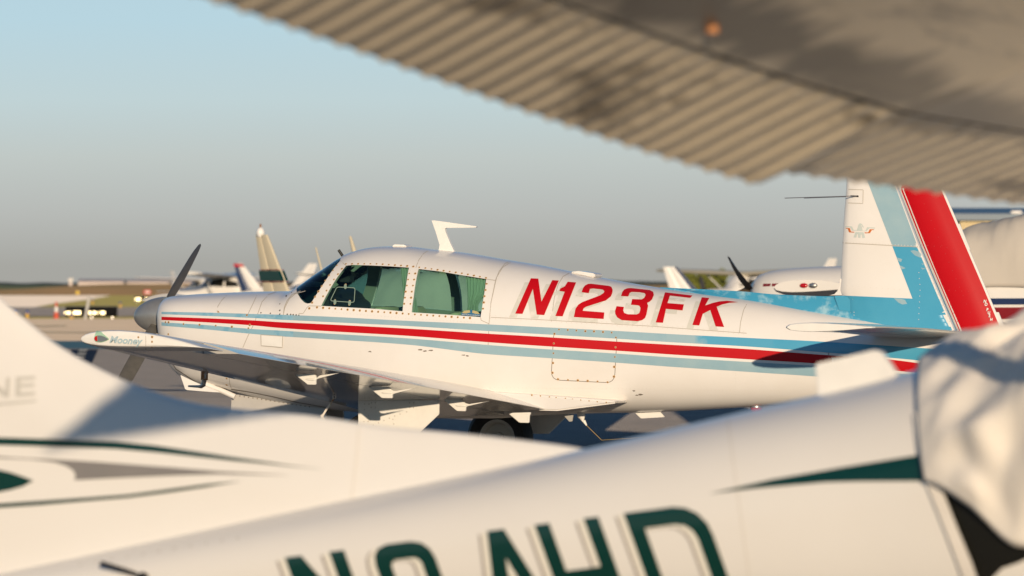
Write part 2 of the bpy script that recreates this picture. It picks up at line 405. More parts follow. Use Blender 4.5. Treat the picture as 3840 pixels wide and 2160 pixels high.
# added rise in the apron, shaped to catch the parked airplane's shadow higher up
def crown(y):  # height of the added rise at y
    k = lambda t: t * t * (3 - 2 * t)
    return 0.40 * (k((y - 45.5) / 8.5) if 45.5 < y < 54 else (1 - k((y - 54) / 7)) if 54 <= y < 61 else 0)
ys = [-120, 0, 45] + [45.5 + 16 * i / 50 for i in range(51)] + [84, gd(1278)]
tag(mesh_ob('apron', [(x, y, crown(y)) for y in ys for x in (-260, 260)], [(2 * i, 2 * i + 1, 2 * i + 3, 2 * i + 2) for i in range(len(ys) - 1)], ASPH, smooth=80), kind='structure')
sheet('concrete_apron', rect(-300, 300, gd(1278) + 0.02, gd(1195)), 0.0, CONC)
sheet('taxiway', rect(-300, 320, gd(1184), gd(1150)), -0.03, ASPH)
sheet('runway_taxiway', gpx([(-700, 1118), (-200, 1112), (140, 1103), (420, 1101), (410, 1108), (330, 1122), (190, 1139), (130, 1149.5), (-300, 1149.5)]), -0.045, PALER)
sheet('runway', rect(-500, 900, 1500, 1570), -0.045, PALER)
sheet('teal_pavement_band', gpx([(150, 1308), (430, 1308), (420, 1279), (150, 1279)]), 0.004, TEAL)  # flat teal band laid on the pavement
NAVYM = mat('navy_pavement', (0.012, 0.02, 0.045), 0.9, spec=0.1); CREAMM = mat('cream_pavement', (0.75, 0.62, 0.42), 0.8, spec=0.2)
sheet('dark_pavement_patch', gpx([(255, 1362), (343, 1366), (368, 1311), (268, 1311)]), 0.004, NAVYM)  # flat dark patch on the pavement, cream bars over it
for y0, y1 in ((1309.5, 1319), (1324, 1333), (1338, 1346)):
    sheet('cream_pavement_bar', gpx([(292 - (y0 - 1309) * 0.4, y1), (322 - (y0 - 1309) * 0.4, y1), (333 - (y0 - 1309) * 0.4, y0), (300 - (y0 - 1309) * 0.4, y0)]), 0.008, CREAMM)
sheet('yellow_taxi_line', gpx([(-100, 1228), (250, 1220), (250, 1223), (-100, 1232)]), 0.004, YELL)
sheet('yellow_taxi_line', gpx([(50, 1243), (900, 1252), (900, 1256), (50, 1246)]), 0.004, YELL)
# far grassy bank along the field
crest = lerp_tab([(-3000, 1084), (-300, 1088), (60, 1085), (180, 1077), (290, 1070), (400, 1066), (560, 1064), (1000, 1066), (1800, 1068), (2450, 1070), (3000, 1073), (3840, 1072), (7000, 1075)])
V, Fc = [], []; NB = 160
for i in range(NB + 1):
    px = -3000 + 10000 * i / NB
    zc_ = CAM_H + (1080 - crest(px)) / F * 1300 + 0.12 * noise.noise((px * 0.01, 3, 0))
    for d, k in ((1120, -0.2), (1200, 0.45), (1300, 1.0), (1450, 0.7), (1700, -0.2)):
        V.append(((px - 1920) / F * 1300, d, -0.1 + max(0, zc_ + 0.1) * k))
for i in range(NB):
    for j in range(4): a = i * 5 + j; Fc.append((a, a + 5, a + 6, a + 1))
tag(mesh_ob('hill', V, Fc, DRYG, smooth=60), kind='structure')
# far woods: a ragged ridge of crowns that reads as one mass
V, Fc = [], []; NB = 500
WOOD = mat('far_woods_foliage', (0.05, 0.07, 0.05), 0.95, var=0.8, vscale=0.02)
for i in range(NB + 1):
    x = -1500 + 3400 * i / NB; h = 7.0 + 2.0 * noise.noise((x * 0.006, 0, 0)) + 1.2 * noise.noise((x * 0.05, 5, 0))
    V += [(x, 5200, -1), (x, 5200, h * 0.6), (x, 5230, h), (x, 5300, h * 0.8), (x, 5320, -1)]
for i in range(NB):
    for j in range(4): a = i * 5 + j; Fc.append((a, a + 5, a + 6, a + 1))
tag(mesh_ob('distant_woods', V, Fc, WOOD, smooth=70), 'dark line of far woods along the horizon', 'woods', kind='stuff')

# ------------------------------------------------------------------ the low-wing aircraft in focus
YAW = R(20)
MF = Frame(Vector((-2.912, 43.9, 0)), -YAW)
root = empty('low_wing_airplane', (-2.912, 43.9, 0), -YAW, 'white low-wing airplane with red and blue stripes and registration N123FK', 'airplane')
TOP = [(628, 1140), (634, 1123), (645, 1115), (660, 1110.5), (700, 1107), (737, 1104), (847, 1098), (958, 1094), (1060, 1092), (1120, 1091), (1150, 1070), (1190, 1039), (1240, 1002), (1277, 976), (1300, 960), (1338, 943), (1394, 929), (1450, 924), (1524, 924.6), (1618, 934.7), (1703, 943), (1785, 955), (1897, 974), (1998, 990), (2145, 1019), (2250, 1040), (2362, 1061), (2480, 1080), (2645, 1102), (2800, 1122), (3048, 1165), (3257, 1198), (3500, 1230), (3620, 1245), (3720, 1268)]
BOT = [(628, 1230), (634, 1290), (645, 1340), (660, 1372), (682, 1402), (709, 1422), (753, 1445), (864, 1469), (1000, 1498), (1100, 1516), (1343, 1545), (1500, 1562), (1649, 1569), (1850, 1569), (2050, 1556), (2200, 1551), (2460, 1545), (2765, 1529), (3063, 1511), (3300, 1478), (3480, 1425), (3620, 1360), (3720, 1320)]
HWT = [(628, 0.15), (634, 0.21), (645, 0.29), (660, 0.345), (700, 0.405), (760, 0.44), (900, 0.475), (1123, 0.52), (1300, 0.55), (1700, 0.555), (2000, 0.52), (2300, 0.445), (2600, 0.36), (3000, 0.24), (3300, 0.15), (3620, 0.06), (3720, 0.04)]
ZCT = [(628, 1182), (700, 1206), (1000, 1225), (1300, 1252), (1800, 1275), (2300, 1298), (2800, 1310), (3300, 1315), (3620, 1300), (3720, 1294)]
def px2x(p): return MF.at(p, 1180, 0).x
fT = lerp_tab([(MF.at(*p).x, MF.at(*p).z) for p in TOP]); fB = lerp_tab([(MF.at(*p).x, MF.at(*p).z) for p in BOT])
fW = lerp_tab([(px2x(p), w) for p, w in HWT]); fZ = lerp_tab([(px2x(p), MF.at(p, y).z) for p, y in ZCT])
fN1 = lerp_tab([(px2x(p), n) for p, n in ((628, 2.2), (700, 2.7), (1100, 2.5), (1300, 2.45), (1900, 2.35), (2600, 2.15), (3700, 2.0))])
fN2 = lerp_tab([(px2x(p), n) for p, n in ((628, 2.2), (800, 2.4), (1300, 2.7), (2100, 2.7), (3000, 2.3), (3700, 2.0))])
XS = sorted(set([px2x(p) for p in (628, 630, 634, 639, 645, 652, 660, 670, 682, 700, 720)] + [px2x(p) for p in range(740, 3720, 24)] + [px2x(3720)]))
def rings(inset=0.0, xs=XS):
    return [section(x, fT(x) - inset, fB(x) + inset, max(0.02, fW(x) - inset), fZ(x), fN1(x), fN2(x)) for x in xs]
fv, ff = ring_loft(rings())
fuse = mesh_ob('fuselage', fv, ff, WHITE, root)
FB = bvh_of(fuse)
def surf(pts): 
    o = []
    for x, y in pts:
        h = MF.hit(FB, x, y); p = h[0] if h[0] is not None else MF.at(x, y, -0.2); o.append((p.x, p.z))
    return o
W_FRONT = C2([(690, 580), (760, 572), (920, 577), (1120, 586), (1325, 600), (1310, 680), (1295, 780), (1275, 900), (1260, 1040), (1000, 1016), (700, 1000), (440, 985), (480, 905), (520, 830), (600, 700)])
W_REAR = C2([(1420, 613), (1650, 640), (1880, 680), (2102, 715), (2092, 800), (2080, 880), (2060, 1010), (2045, 1098), (1700, 1072), (1352, 1050), (1358, 980), (1370, 900), (1385, 790), (1400, 700)])
W_SCREEN = C2([(213, 880), (235, 915), (270, 950), (300, 962), (330, 958), (345, 948), (400, 860), (480, 740), (560, 620), (632, 532), (640, 470), (560, 430), (150, 720), (195, 850)])
CUTM = mat('temporary_cut', (0.5, 0.5, 0.5))
def prism(pts, y0, y1, m, par=None):
    n = len(pts); a = sum(pts[i][0] * pts[(i + 1) % n][1] - pts[(i + 1) % n][0] * pts[i][1] for i in range(n))
    if a < 0: pts = pts[::-1]
    v = [(x, y0, z) for x, z in pts] + [(x, y1, z) for x, z in pts]
    f = [tuple(range(n)), tuple(range(2 * n - 1, n - 1, -1))] + [(i, i + n, (i + 1) % n + n, (i + 1) % n) for i in range(n)]
    o = mesh_ob('cut', v, f, m, par); bm = bmesh.new(); bm.from_mesh(o.data); bmesh.ops.recalc_face_normals(bm, faces=bm.faces[:]); bm.to_mesh(o.data); bm.free(); return o
def fix(o):
    bm = bmesh.new(); bm.from_mesh(o.data); bmesh.ops.recalc_face_normals(bm, faces=bm.faces[:]); bm.to_mesh(o.data); bm.free()
fix(fuse)
pf, pr, pw = surf(W_FRONT), surf(W_REAR), surf(W_SCREEN)
# panes: the skin itself, a little inset, inside each opening
def pane(name, pts, sides, m, inset=0.006):
    v, f = ring_loft(rings(inset)); skin = mesh_ob('skin', v, f, m); fix(skin); skin.data.materials.append(CUTM)
    boolean(skin, [prism(pts, -0.8, 0.8, CUTM)], 'INTERSECT')
    for sgn in sides:
        bm = bmesh.new(); bm.from_mesh(skin.data)
        ci = [i for i, k in enumerate(skin.data.materials) if k == CUTM]
        kill = [f_ for f_ in bm.faces if f_.material_index in ci or (sgn and f_.calc_center_median().y * sgn < 0)]
        bmesh.ops.delete(bm, geom=kill, context='FACES')
        for f_ in bm.faces: f_.smooth = True; f_.material_index = 0
        me = bpy.data.meshes.new(name); bm.to_mesh(me); bm.free(); me.materials.append(m)
        o = bpy.data.objects.new(name, me); COL.objects.link(o); o.parent = root
    bpy.data.objects.remove(skin)
pane('side_window', pf, (-1, 1), GLASS); pane('side_window', pr, (-1, 1), GLASS); pane('windscreen', pw, (0,), GLASSD)
# hollow cabin and window openings
xin = [px2x(p) for p in range(1090, 2140, 30)]
iv, iff = ring_loft(rings(0.035, xin)); inner = mesh_ob('cut', iv, iff, TRIM, root); fix(inner)
fuse.data.materials.append(TRIM)
boolean(fuse, [inner] + [prism(q, -0.8, 0.8, WHITE, root) for q in (pf, pr, pw)])
fuse.data.polygons.foreach_set('use_smooth', [True] * len(fuse.data.polygons)); fuse.data.set_sharp_from_angle(angle=R(32))

# stripes
BLUET = mat('repainted_blue', (0.25, 0.40, 0.47), 0.38)          # faded paint meets a repainted stretch with a ragged edge
n_ = BLUET.node_tree; tc_ = n_.nodes.new('ShaderNodeTexCoord'); sx_ = n_.nodes.new('ShaderNodeSeparateXYZ'); no_ = n_.nodes.new('ShaderNodeTexNoise'); no_.inputs['Scale'].default_value = 9; no_.inputs['Detail'].default_value = 5
n_.links.new(tc_.outputs['Object'], sx_.inputs[0]); n_.links.new(tc_.outputs['Object'], no_.inputs['Vector'])
ad_ = n_.nodes.new('ShaderNodeMath'); ad_.operation = 'MULTIPLY_ADD'; ad_.inputs[1].default_value = 0.22; n_.links.new(no_.outputs['Fac'], ad_.inputs[0]); n_.links.new(sx_.outputs['X'], ad_.inputs[2])
mr_ = n_.nodes.new('ShaderNodeMapRange'); xm_ = px2x(2680) + 0.11; mr_.inputs['From Min'].default_value = xm_ - 0.03; mr_.inputs['From Max'].default_value = xm_ + 0.03; n_.links.new(ad_.outputs[0], mr_.inputs['Value'])
mx_ = n_.nodes.new('ShaderNodeMixRGB'); mx_.inputs[1].default_value = (0.28, 0.42, 0.48, 1); mx_.inputs[2].default_value = (0.055, 0.32, 0.50, 1); n_.links.new(mr_.outputs[0], mx_.inputs[0]); n_.links.new(mx_.outputs[0], n_.nodes['Principled BSDF'].inputs['Base Color'])
S1T = [(606, 1169.5), (760, 1172), (958, 1178), (1040, 1180), (1200, 1186), (1524, 1203), (1840, 1217), (1998, 1225), (2313, 1241), (2500, 1252), (2800, 1267), (3063, 1280), (3300, 1295), (3590, 1314), (3650, 1318)]
S1B = [(606, 1178), (760, 1184), (958, 1193), (1040, 1198), (1200, 1206), (1524, 1222), (1840, 1242), (1998, 1251), (2313, 1270), (2500, 1282), (2800, 1299), (3063, 1319), (3300, 1338), (3560, 1362), (3650, 1370)]
S2T = [(606, 1188), (760, 1193), (958, 1202), (1040, 1207.5), (1200, 1215), (1524, 1232), (1840, 1252), (1998, 1261), (2313, 1281), (2500, 1292), (2800, 1309), (3063, 1329), (3335, 1348), (3507, 1370), (3650, 1385)]
S2B = [(606, 1200), (760, 1208), (958, 1221), (1040, 1229), (1200, 1240), (1524, 1259), (1840, 1284), (1998, 1295), (2313, 1315), (2500, 1328), (2800, 1347), (3063, 1363), (3348, 1389), (3494, 1402), (3650, 1412)]
S3T = [(606, 1208.7), (760, 1218), (958, 1234.5), (1040, 1239), (1200, 1249), (1524, 1268.5), (1840, 1294.5), (1998, 1306), (2313, 1326), (2500, 1339), (2800, 1357), (3063, 1373), (3348, 1399), (3494, 1411), (3650, 1420)]
S3B = [(606, 1221), (760, 1234), (958, 1253), (1040, 1260), (1200, 1270), (1524, 1292), (1840, 1329), (1998, 1339), (2313, 1360), (2500, 1374), (2800, 1394), (3063, 1412), (3300, 1432), (3500, 1446), (3650, 1450)]
band('stripe', S1T, S1B, MF, FB, BLUEN, fuse, 40, x1=1100); band('stripe', S1T, S1B, MF, FB, BLUEF, fuse, 110, x0=1100, x1=2500); band('stripe', S1T, S1B, MF, FB, BLUET, fuse, 30, x0=2500, x1=2900); band('stripe', S1T, S1B, MF, FB, BLUES, fuse, 60, x0=2900)
band('stripe', S2T, S2B, MF, FB, RED, fuse)
band('stripe', S3T, S3B, MF, FB, BLUEN, fuse, 40, x1=1100); band('stripe', S3T, S3B, MF, FB, BLUEF, fuse, 140, x0=1100)
# registration, each character with the ghost of older lettering behind it
REG = {
 'N': [(405, 443), (480, 446), (512, 675), (620, 462), (686, 466), (540, 810), (465, 806), (425, 550), (322, 798), (248, 796)],
 '1': [(775, 478), (860, 485), (725, 823), (652, 820), (745, 578), (692, 570), (702, 545), (745, 525)],
 '2': [(915, 583), (930, 540), (950, 515), (980, 500), (1010, 498), (1190, 520), (1215, 530), (1228, 560), (1225, 590), (1210, 625), (1160, 665), (960, 728), (935, 745), (928, 768), (1145, 785), (1138, 850), (838, 830), (855, 745), (885, 705), (925, 680), (1100, 615), (1135, 592), (1145, 575), (1130, 558), (1100, 552), (1030, 546), (1000, 550), (988, 592)],
 '3': [(1312, 622), (1325, 580), (1345, 556), (1375, 544), (1410, 542), (1600, 562), (1635, 580), (1643, 610), (1625, 655), (1600, 678), (1575, 690), (1585, 720), (1570, 800), (1555, 840), (1525, 862), (1480, 873), (1320, 862), (1275, 835), (1255, 800), (1252, 770), (1268, 722), (1342, 730), (1335, 765), (1345, 790), (1380, 803), (1470, 805), (1495, 792), (1505, 765), (1508, 740), (1498, 720), (1480, 714), (1412, 708), (1425, 652), (1520, 655), (1545, 640), (1560, 610), (1550, 592), (1500, 583), (1420, 580), (1400, 590), (1385, 625)],
 'F': [(1755, 585), (2030, 617), (2010, 640), (1805, 617), (1780, 692), (1945, 705), (1932, 765), (1765, 750), (1735, 888), (1662, 885)],
 'K': [(2125, 635), (2200, 642), (2160, 716), (2230, 692), (2300, 676), (2380, 670), (2490, 683), (2400, 690), (2330, 706), (2275, 730), (2350, 930), (2265, 925), (2210, 762), (2135, 800), (2100, 915), (2030, 910)]}
for ch, pts in REG.items():
    drape('registration_shadow', [C3([(x - 62, y + 36) for x, y in pts])], MF, FB, GHOST, fuse, 0.002, 10)
    drape('registration_character', [C3(pts)], MF, FB, RED, fuse, 0.0045, 9)
# panel seams
for pl in (C1([(1105, 485), (1070, 520), (1045, 560), (1040, 592), (1060, 606), (1250, 612), (1285, 540), (1310, 485)]), C1([(1460, 455), (1390, 480), (1345, 530), (1320, 600), (1290, 680), (1250, 760), (1215, 840)]),
           C1([(1640, 455), (1570, 475), (1530, 510), (1500, 570), (1490, 620), (1100, 612)]), C2([(235, 835), (150, 870), (100, 930), (70, 1000), (60, 1082)]),
           C2([(215, 1062), (260, 1062), (300, 1000), (320, 985), (440, 987)]), C2([(635, 530), (690, 580)]), C2([(1540, 415), (1470, 460), (1420, 530), (1395, 600)]),
           C2([(2370, 525), (2290, 560), (2230, 640), (2195, 730), (2150, 950), (2130, 1165), (2118, 1449)]), C2([(2100, 715), (2195, 730)]), C2([(2045, 1100), (2052, 1130), (2130, 1165)]),
           C3([(225, 262), (120, 330), (60, 430), (0, 700)]), C3([(815, 375), (730, 420), (680, 500), (640, 640), (610, 870)]), C3([(0, 832), (400, 850), (1000, 885), (1600, 920), (2200, 965), (2576, 992)]),
           C3([(2576, 700), (2545, 760), (2515, 880), (2503, 990)])):
    line('panel_seam', pl, MF, FB, SEAMW, fuse, 2.4)
def rrect(tl, tr, br, bl, rad=26):
    o = []; P = [tl, tr, br, bl]
    for i in range(4):
        p, a, b = Vector(P[i]), Vector(P[i - 1]), Vector(P[(i + 1) % 4]); u = (a - p).normalized() * rad; w = (b - p).normalized() * rad
        for t in (0, 0.25, 0.5, 0.75, 1): q = p + u * (1 - t) ** 2 + w * t * t; o.append((q.x, q.y))
    return o
ap = rrect((2078, 1230), (2315, 1243), (2304, 1436), (2066, 1424), 34)
line('access_panel_seam', ap + ap[:1], MF, FB, SEAM, fuse, 2.4)
ap2 = rrect((3108, 1308), (3192, 1312), (3190, 1400), (3102, 1396), 22); line('access_panel_seam', ap2 + ap2[:1], MF, FB, SEAM, fuse, 2.2)
vp = C1([(1340, 752), (1487, 762), (1485, 838), (1342, 826)]); drape('cowl_vent_panel', [vp], MF, FB, TRIMW, fuse, 0.006); line('cowl_vent_seam', vp + vp[:1], MF, FB, SEAMW, fuse, 2.4, 0.0065)
# rusty screws round the windows, the access panel and the cowl
sw = along(C2([(690, 563), (990, 562), (1110, 570), (1350, 588), (1480, 604), (1660, 630), (1860, 658), (2120, 708)]), 23) + along(C2([(400, 1000), (590, 1014), (830, 1032), (1140, 1053), (1400, 1072), (1700, 1092), (1980, 1110)]), 23)
sw += along(C2([(600, 578), (485, 725), (380, 895), (320, 1015)]), 24) + along(C2([(650, 612), (535, 768), (466, 880), (432, 940)]), 25)
sw += along(C2([(1328, 660), (1292, 846), (1276, 974)]), 23) + along(C2([(1388, 660), (1353, 846), (1338, 978)]), 23) + along(C2([(2106, 764), (2085, 888), (2063, 1076)]), 23.5)
sw += C3([(688, 955), (776, 960), (863, 966), (953, 972), (1040, 974), (1131, 980), (1218, 986), (1260, 1035), (1257, 1132), (1250, 1230), (1244, 1330), (1241, 1428), (642, 998), (636, 1094), (632, 1193), (627, 1291), (622, 1389)])
sw += C5([(1880, 231), (1951, 236), (2021, 239), (2091, 243), (2161, 247), (2232, 252)])
sw += C1([(711, 668), (812, 680), (921, 685), (1031, 691), (1141, 699), (1253, 708), (1262, 686), (709, 748), (1048, 597), (1243, 619), (690, 667)])
sw += CG([(712, 268), (712, 350)])
screws(sw, MF, FB, fuse)
DARKS = dome_mesh('fastener', 0.0085, 0.002, mat('dark_fastener', (0.05, 0.045, 0.04), 0.5))
screws(C1([(1338, 603), (1402, 607), (1466, 588), (1466, 613), (1466, 543), (1510, 490)]) + C2([(100, 1070), (135, 1072), (160, 1074), (190, 1076), (217, 1078), (25, 965), (25, 1030), (25, 1068), (90, 880), (90, 892), (143, 850)]) + CE([(0, 0)]), MF, FB, fuse, 0.8, 'fastener', DARKS)
rv = along(C3([(0, 812), (400, 832), (1000, 868), (1600, 905), (2200, 950), (2576, 975)]), 19) + along(C3([(0, 845), (400, 862), (1000, 898), (1600, 932), (2200, 978), (2576, 1003)]), 19) + along(C2([(2240, 650), (2200, 760), (2150, 960), (2130, 1160)]), 14) + along(C2([(1520, 425), (1440, 500), (1400, 590)]), 10) + along(C5([(1400, 290), (1900, 297), (2576, 300)]), 15) + along(C2([(560, 1050), (1300, 1110), (2000, 1150)]), 13) + along(C2([(230, 1250), (900, 1290), (1500, 1330), (2100, 1390)]), 22) + along(C2([(680, 500), (800, 445), (1000, 398), (1300, 392), (1700, 432), (2300, 522)]), 11)
rv += along(C3([(160, 305), (100, 380), (60, 450)]), 9) + along(C3([(730, 430), (690, 500), (650, 600), (610, 740), (600, 860)]), 12) + along(C6([(0, 398), (380, 398), (850, 400)]), 14) + along(C6([(390, 300), (388, 480)]), 10) + along(C2([(100, 1400), (900, 1449)]), 25)
rivets('rivet_rows', rv, MF, FB, RIVET, fuse, 0.0036)
# scuffs of bare primer along the lower side
CHIP = mat('chipped_paint', (0.18, 0.15, 0.12), 0.8)
for cx, cy in C5([(900, 22), (935, 30), (975, 27), (1210, 60), (1235, 66), (545, 36), (2420, 312), (2440, 345), (2465, 340)]):
    drape('paint_chip', [[(cx + random.uniform(3, 9) * math.cos(a) * 1.3, cy + random.uniform(1, 4) * math.sin(a)) for a in (0, 0.9, 1.8, 2.7, 3.6, 4.5, 5.4)]], MF, FB, CHIP, fuse, 0.0012)

# cabin furnishings
def blk(name, lo, hi, m, w=0.02): return bevel_box(name, tuple((a + b) / 2 for a, b in zip(lo, hi)), tuple(abs(b - a) for a, b in zip(lo, hi)), m, root, w)
pd = MF.at(1285, 1130, 0)
pts = [MF.at(*p) for p in CW([(60, 1240), (150, 1000), (230, 900), (330, 890), (450, 950), (540, 1020), (575, 1080), (575, 1100), (660, 1160), (720, 1215), (720, 1330), (60, 1330)])]
plate('instrument_panel', [(p.x - 0.02, p.z) for p in pts], -0.40, 0.40, DASH, root, 0.01)
x0, x1 = MF.at(1420, 1150).x, MF.at(1500, 1150).x; zs = MF.at(1450, 1150).z
for y in (-0.27, 0.27):
    bevel = bevel_box('seat_back', (x1 + 0.05, y, zs - 0.30), (0.13, 0.42, 0.62), SEATM, root, 0.05, Matrix.Rotation(R(-14), 3, 'Y'))
    bevel_box('seat_cushion', (x1 - 0.22, y, zs - 0.62), (0.48, 0.44, 0.14), SEATM, root, 0.05)
bevel_box('rear_seat', (MF.at(1800, 1150).x, 0, zs - 0.33), (0.14, 0.9, 0.6), SEATM, root, 0.05, Matrix.Rotation(R(-14), 3, 'Y'))
pts = [MF.at(*p) for p in CW([(430, 690), (440, 640), (480, 612), (530, 605), (520, 560), (490, 545), (530, 470), (600, 400), (640, 400), (585, 490), (605, 570), (605, 615), (665, 620), (670, 760), (640, 775), (480, 765), (440, 735)])]
plate('compass', [(p.x, p.z) for p in pts], -0.05, 0.05, DASH, root, 0.008)
def curtain(name, left, right, folds):
    V, Fc = [], []; n, k = 60, 10
    for i in range(n + 1):
        t = i / n
        for j in range(k + 1):
            s = j / k; l = left(s); r_ = right(s); px, py = l[0] + (r_[0] - l[0]) * t, l[1] + (r_[1] - l[1]) * t
            h = MF.hit(FB, px, py); p = (h[0] if h[0] is not None else MF.at(px, py, -0.4)).copy()
            p.y += 0.05 + 0.014 * math.sin(t * folds * 6.28 + 0.6 * math.sin(s * 3)); V.append(p)
    for i in range(n):
        for j in range(k): a = i * (k + 1) + j; Fc.append((a, a + k + 1, a + k + 2, a + 1))
    mesh_ob(name, V, Fc, CURTAIN, root, 60)
def seg(pts):
    P = CW(pts) if pts[0][0] < 0 else pts
    f = pchip([p[2] for p in P], [p[0] for p in P]); g = pchip([p[2] for p in P], [p[1] for p in P]); return lambda s: (f(s), g(s))
def q2(x, y, s): a = C2([(x, y)])[0]; return (a[0], a[1], s)
curtain('curtain', seg([q2(1215, 595, 0), q2(1230, 760, .4), q2(1255, 1040, 1)]), seg([q2(1345, 600, 0), q2(1335, 760, .4), q2(1300, 1040, 1)]), 5)
curtain('curtain', seg([q2(1870, 680, 0), q2(1885, 850, .5), q2(1890, 980, .8), q2(1880, 1060, 1)]), seg([q2(2110, 715, 0), q2(2080, 850, .5), q2(1995, 985, .8), q2(2010, 1080, 1)]), 7)
curtain('curtain', seg([q2(1350, 900, 0), q2(1350, 1060, 1)]), seg([q2(1368, 900, 0), q2(1392, 1055, 1)]), 2)
# small hinged vent in the front pane, with its clips
VF = mat('vent_frame', (0.22, 0.30, 0.24), 0.4)
vw = CW(rrect((355, 872), (735, 890), (715, 1195), (215, 1160), 45)); line('vent_frame', vw + vw[:1], MF, FB, VF, root, 2.6, 0.002)
for c in CW([(533, 865), (315, 1185), (622, 1205)]):
    drape('vent_clip', [[(c[0] + 5.5 * math.cos(a), c[1] + 9.5 * math.sin(a)) for a in [k * 0.628 for k in range(10)]]], MF, FB, VF, root, 0.003)
screws(CW([(533, 825), (315, 1148), (307, 1220), (622, 1167), (613, 1240)]), MF, FB, root, 1.0)
# association sticker in the rear window
STB = mat('sticker_blue', (0.02, 0.13, 0.25), 0.4); STG = mat('sticker_gold', (0.45, 0.38, 0.18), 0.4)
drape('window_sticker', [C2([(1852, 1055), (1900, 1040), (1940, 1030), (1950, 1022), (1965, 1030), (2000, 1042), (2043, 1068), (2042, 1090), (1850, 1080)])], MF, FB, STB, root, 0.001, 6)
for w in ([(1858, 1058), (1880, 1035), (1935, 1028), (1942, 1052), (1900, 1062)], [(1965, 1030), (2010, 1040), (2038, 1068), (2000, 1066), (1960, 1055)]): drape('sticker_wing', [C2(w)], MF, FB, STG, root, 0.0015, 6)
o_ = C2([(1856, 1076)])[0]; text_drape('sticker_lettering', 'AIRCRAFT OWNERS AND PILOTS ASSOCIATION', MF, FB, TRIMW, root, o_, (3.1, 0.17), (0.0, -4.2), 0.01, off=0.002)

# roof fittings
def poly_at(pts, y=0): return [(MF.at(x, z, y).x, MF.at(x, z, y).z) for x, z in pts]
an = poly_at(C2([(1560, 128), (1580, 124), (1690, 138), (1900, 168), (2005, 183), (2012, 190), (2002, 197), (1900, 199), (1705, 200), (1692, 208), (1700, 240), (1750, 360), (1788, 440), (1775, 460), (1640, 450), (1630, 425), (1640, 370), (1600, 240)]))
plate('blade_antenna', an, -0.016, 0.016, TRIMW, root, 0.006)
plate('dome_antenna', poly_at(C2([(1185, 392), (1192, 375), (1215, 367), (1300, 370), (1325, 378), (1335, 395)])), -0.07, 0.07, TRIMW, root, 0.012)
a, b = [MF.at(*p) for p in C2([(617, 423), (672, 505)])]; tube('temperature_probe', [a, b], 0.011, mat('probe_black', (0.03, 0.028, 0.02), 0.4), root)
sp = poly_at(C3([(840, 385), (865, 372), (920, 366), (1080, 390), (1096, 408), (1080, 432), (1000, 425)])); plate('air_scoop', sp, -0.09, 0.09, WHITE, root, 0.022)

# tail fin, dorsal fillet and rudder
def fin_loft(name, le, te, thick, m, zs_, te_thin=True, n=14, parent=root):
    R_ = []
    for z in zs_:
        a, b = le(z), te(z); t = thick(z); r_ = []
        prof = [(0, 0), (0.03, 0.45), (0.1, 0.75), (0.25, 0.97), (0.4, 1.0), (0.6, 0.92), (0.8, 0.80 if not te_thin else 0.5), (1.0, 0.66 if not te_thin else 0.12)]
        r_ = [Vector((a + (b - a) * x, -t * y, z)) for x, y in prof] + [Vector((a + (b - a) * x, t * y, z)) for x, y in prof[:0:-1]]
        R_.append(r_)
    v, f = ring_loft(R_); o = mesh_ob(name, v, f, m, parent, 35); fix(o); return o
def edge(pts): 
    P = sorted([(MF.at(x, y).z, MF.at(x, y).x) for x, y in pts]); return lerp_tab(P)
LE = edge([(3178, 560), (3174, 695), (3165, 814), (3158, 940), (3152, 1050), (3149, 1075), (3148, 1095), (3152, 1106), (3168, 1113), (3172, 1300)])
HG = edge([(3307, 560), (3371, 714.5), (3456, 933), (3594, 1258), (3612, 1300)])
TE = edge([(3472, 560), (3546, 729), (3700, 1087), (3769, 1250), (3785, 1290)])
zt, zb = MF.at(3178, 575).z, MF.at(3300, 1262).z
ZS = sorted(set([zb + (zt - zb) * i / 40 for i in range(41)] ))
thk = lerp_tab([(zb, 0.062), (zt, 0.036)])
fin = fin_loft('tail_fin', LE, lambda z: HG(z) - 0.004, thk, WHITE, ZS, te_thin=False)
zr = MF.at(3595, 1258).z
rud = fin_loft('rudder', lambda z: HG(z) + 0.006, TE, lambda z: thk(z) * 0.66, WHITE, [zr + (zt - zr) * i / 30 for i in range(31)])
dt = lerp_tab([(MF.at(x, y).x, MF.at(x, y).z) for x, y in ((2470, 1077), (2490, 1078), (2800, 1094), (2897, 1103), (3117, 1111), (3200, 1111.5), (3300, 1112))])
dl = lerp_tab([(MF.at(x, y, -0.12).x, MF.at(x, y, -0.12).z) for x, y in ((2470, 1080), (2492, 1081), (2645, 1108), (2800, 1138), (3048, 1183), (3257, 1216), (3420, 1238), (3560, 1256))])
Rg = []
for i in range(60):
    x = px2x(2476) + (px2x(3250) - px2x(2476)) * i / 59; t = i / 59; zt_, zl = dt(x), dl(x); w = 0.012 + 0.10 * min(1, t * 3) * (1 - 0.25 * t)
    Rg.append([Vector((x, 0.5 * w * s, z)) if k else Vector((x, 0, z)) for k, s, z in ((0, 0, zt_), (1, -0.2, zt_ - 0.01), (1, -0.55, (zt_ * 0.45 + zl * 0.55)), (1, -1.5, zl), (1, -1.7, zl - 0.03), (1, 1.7, zl - 0.03), (1, 1.5, zl), (1, 0.55, zt_ * 0.45 + zl * 0.55), (1, 0.2, zt_ - 0.01))])
v, f = ring_loft(Rg); dors = mesh_ob('dorsal_fillet', v, f, BLUEW, root, 50); fix(dors)
plate('fin_fillet', [(MF.at(x, y).x, MF.at(x, y).z) for x, y in ((3151, 1045), (3147, 1075), (3141, 1092), (3130, 1103), (3110, 1107.5), (3165, 1107), (3165, 1045))], -0.012, 0.012, WHITE, root, 0.003)
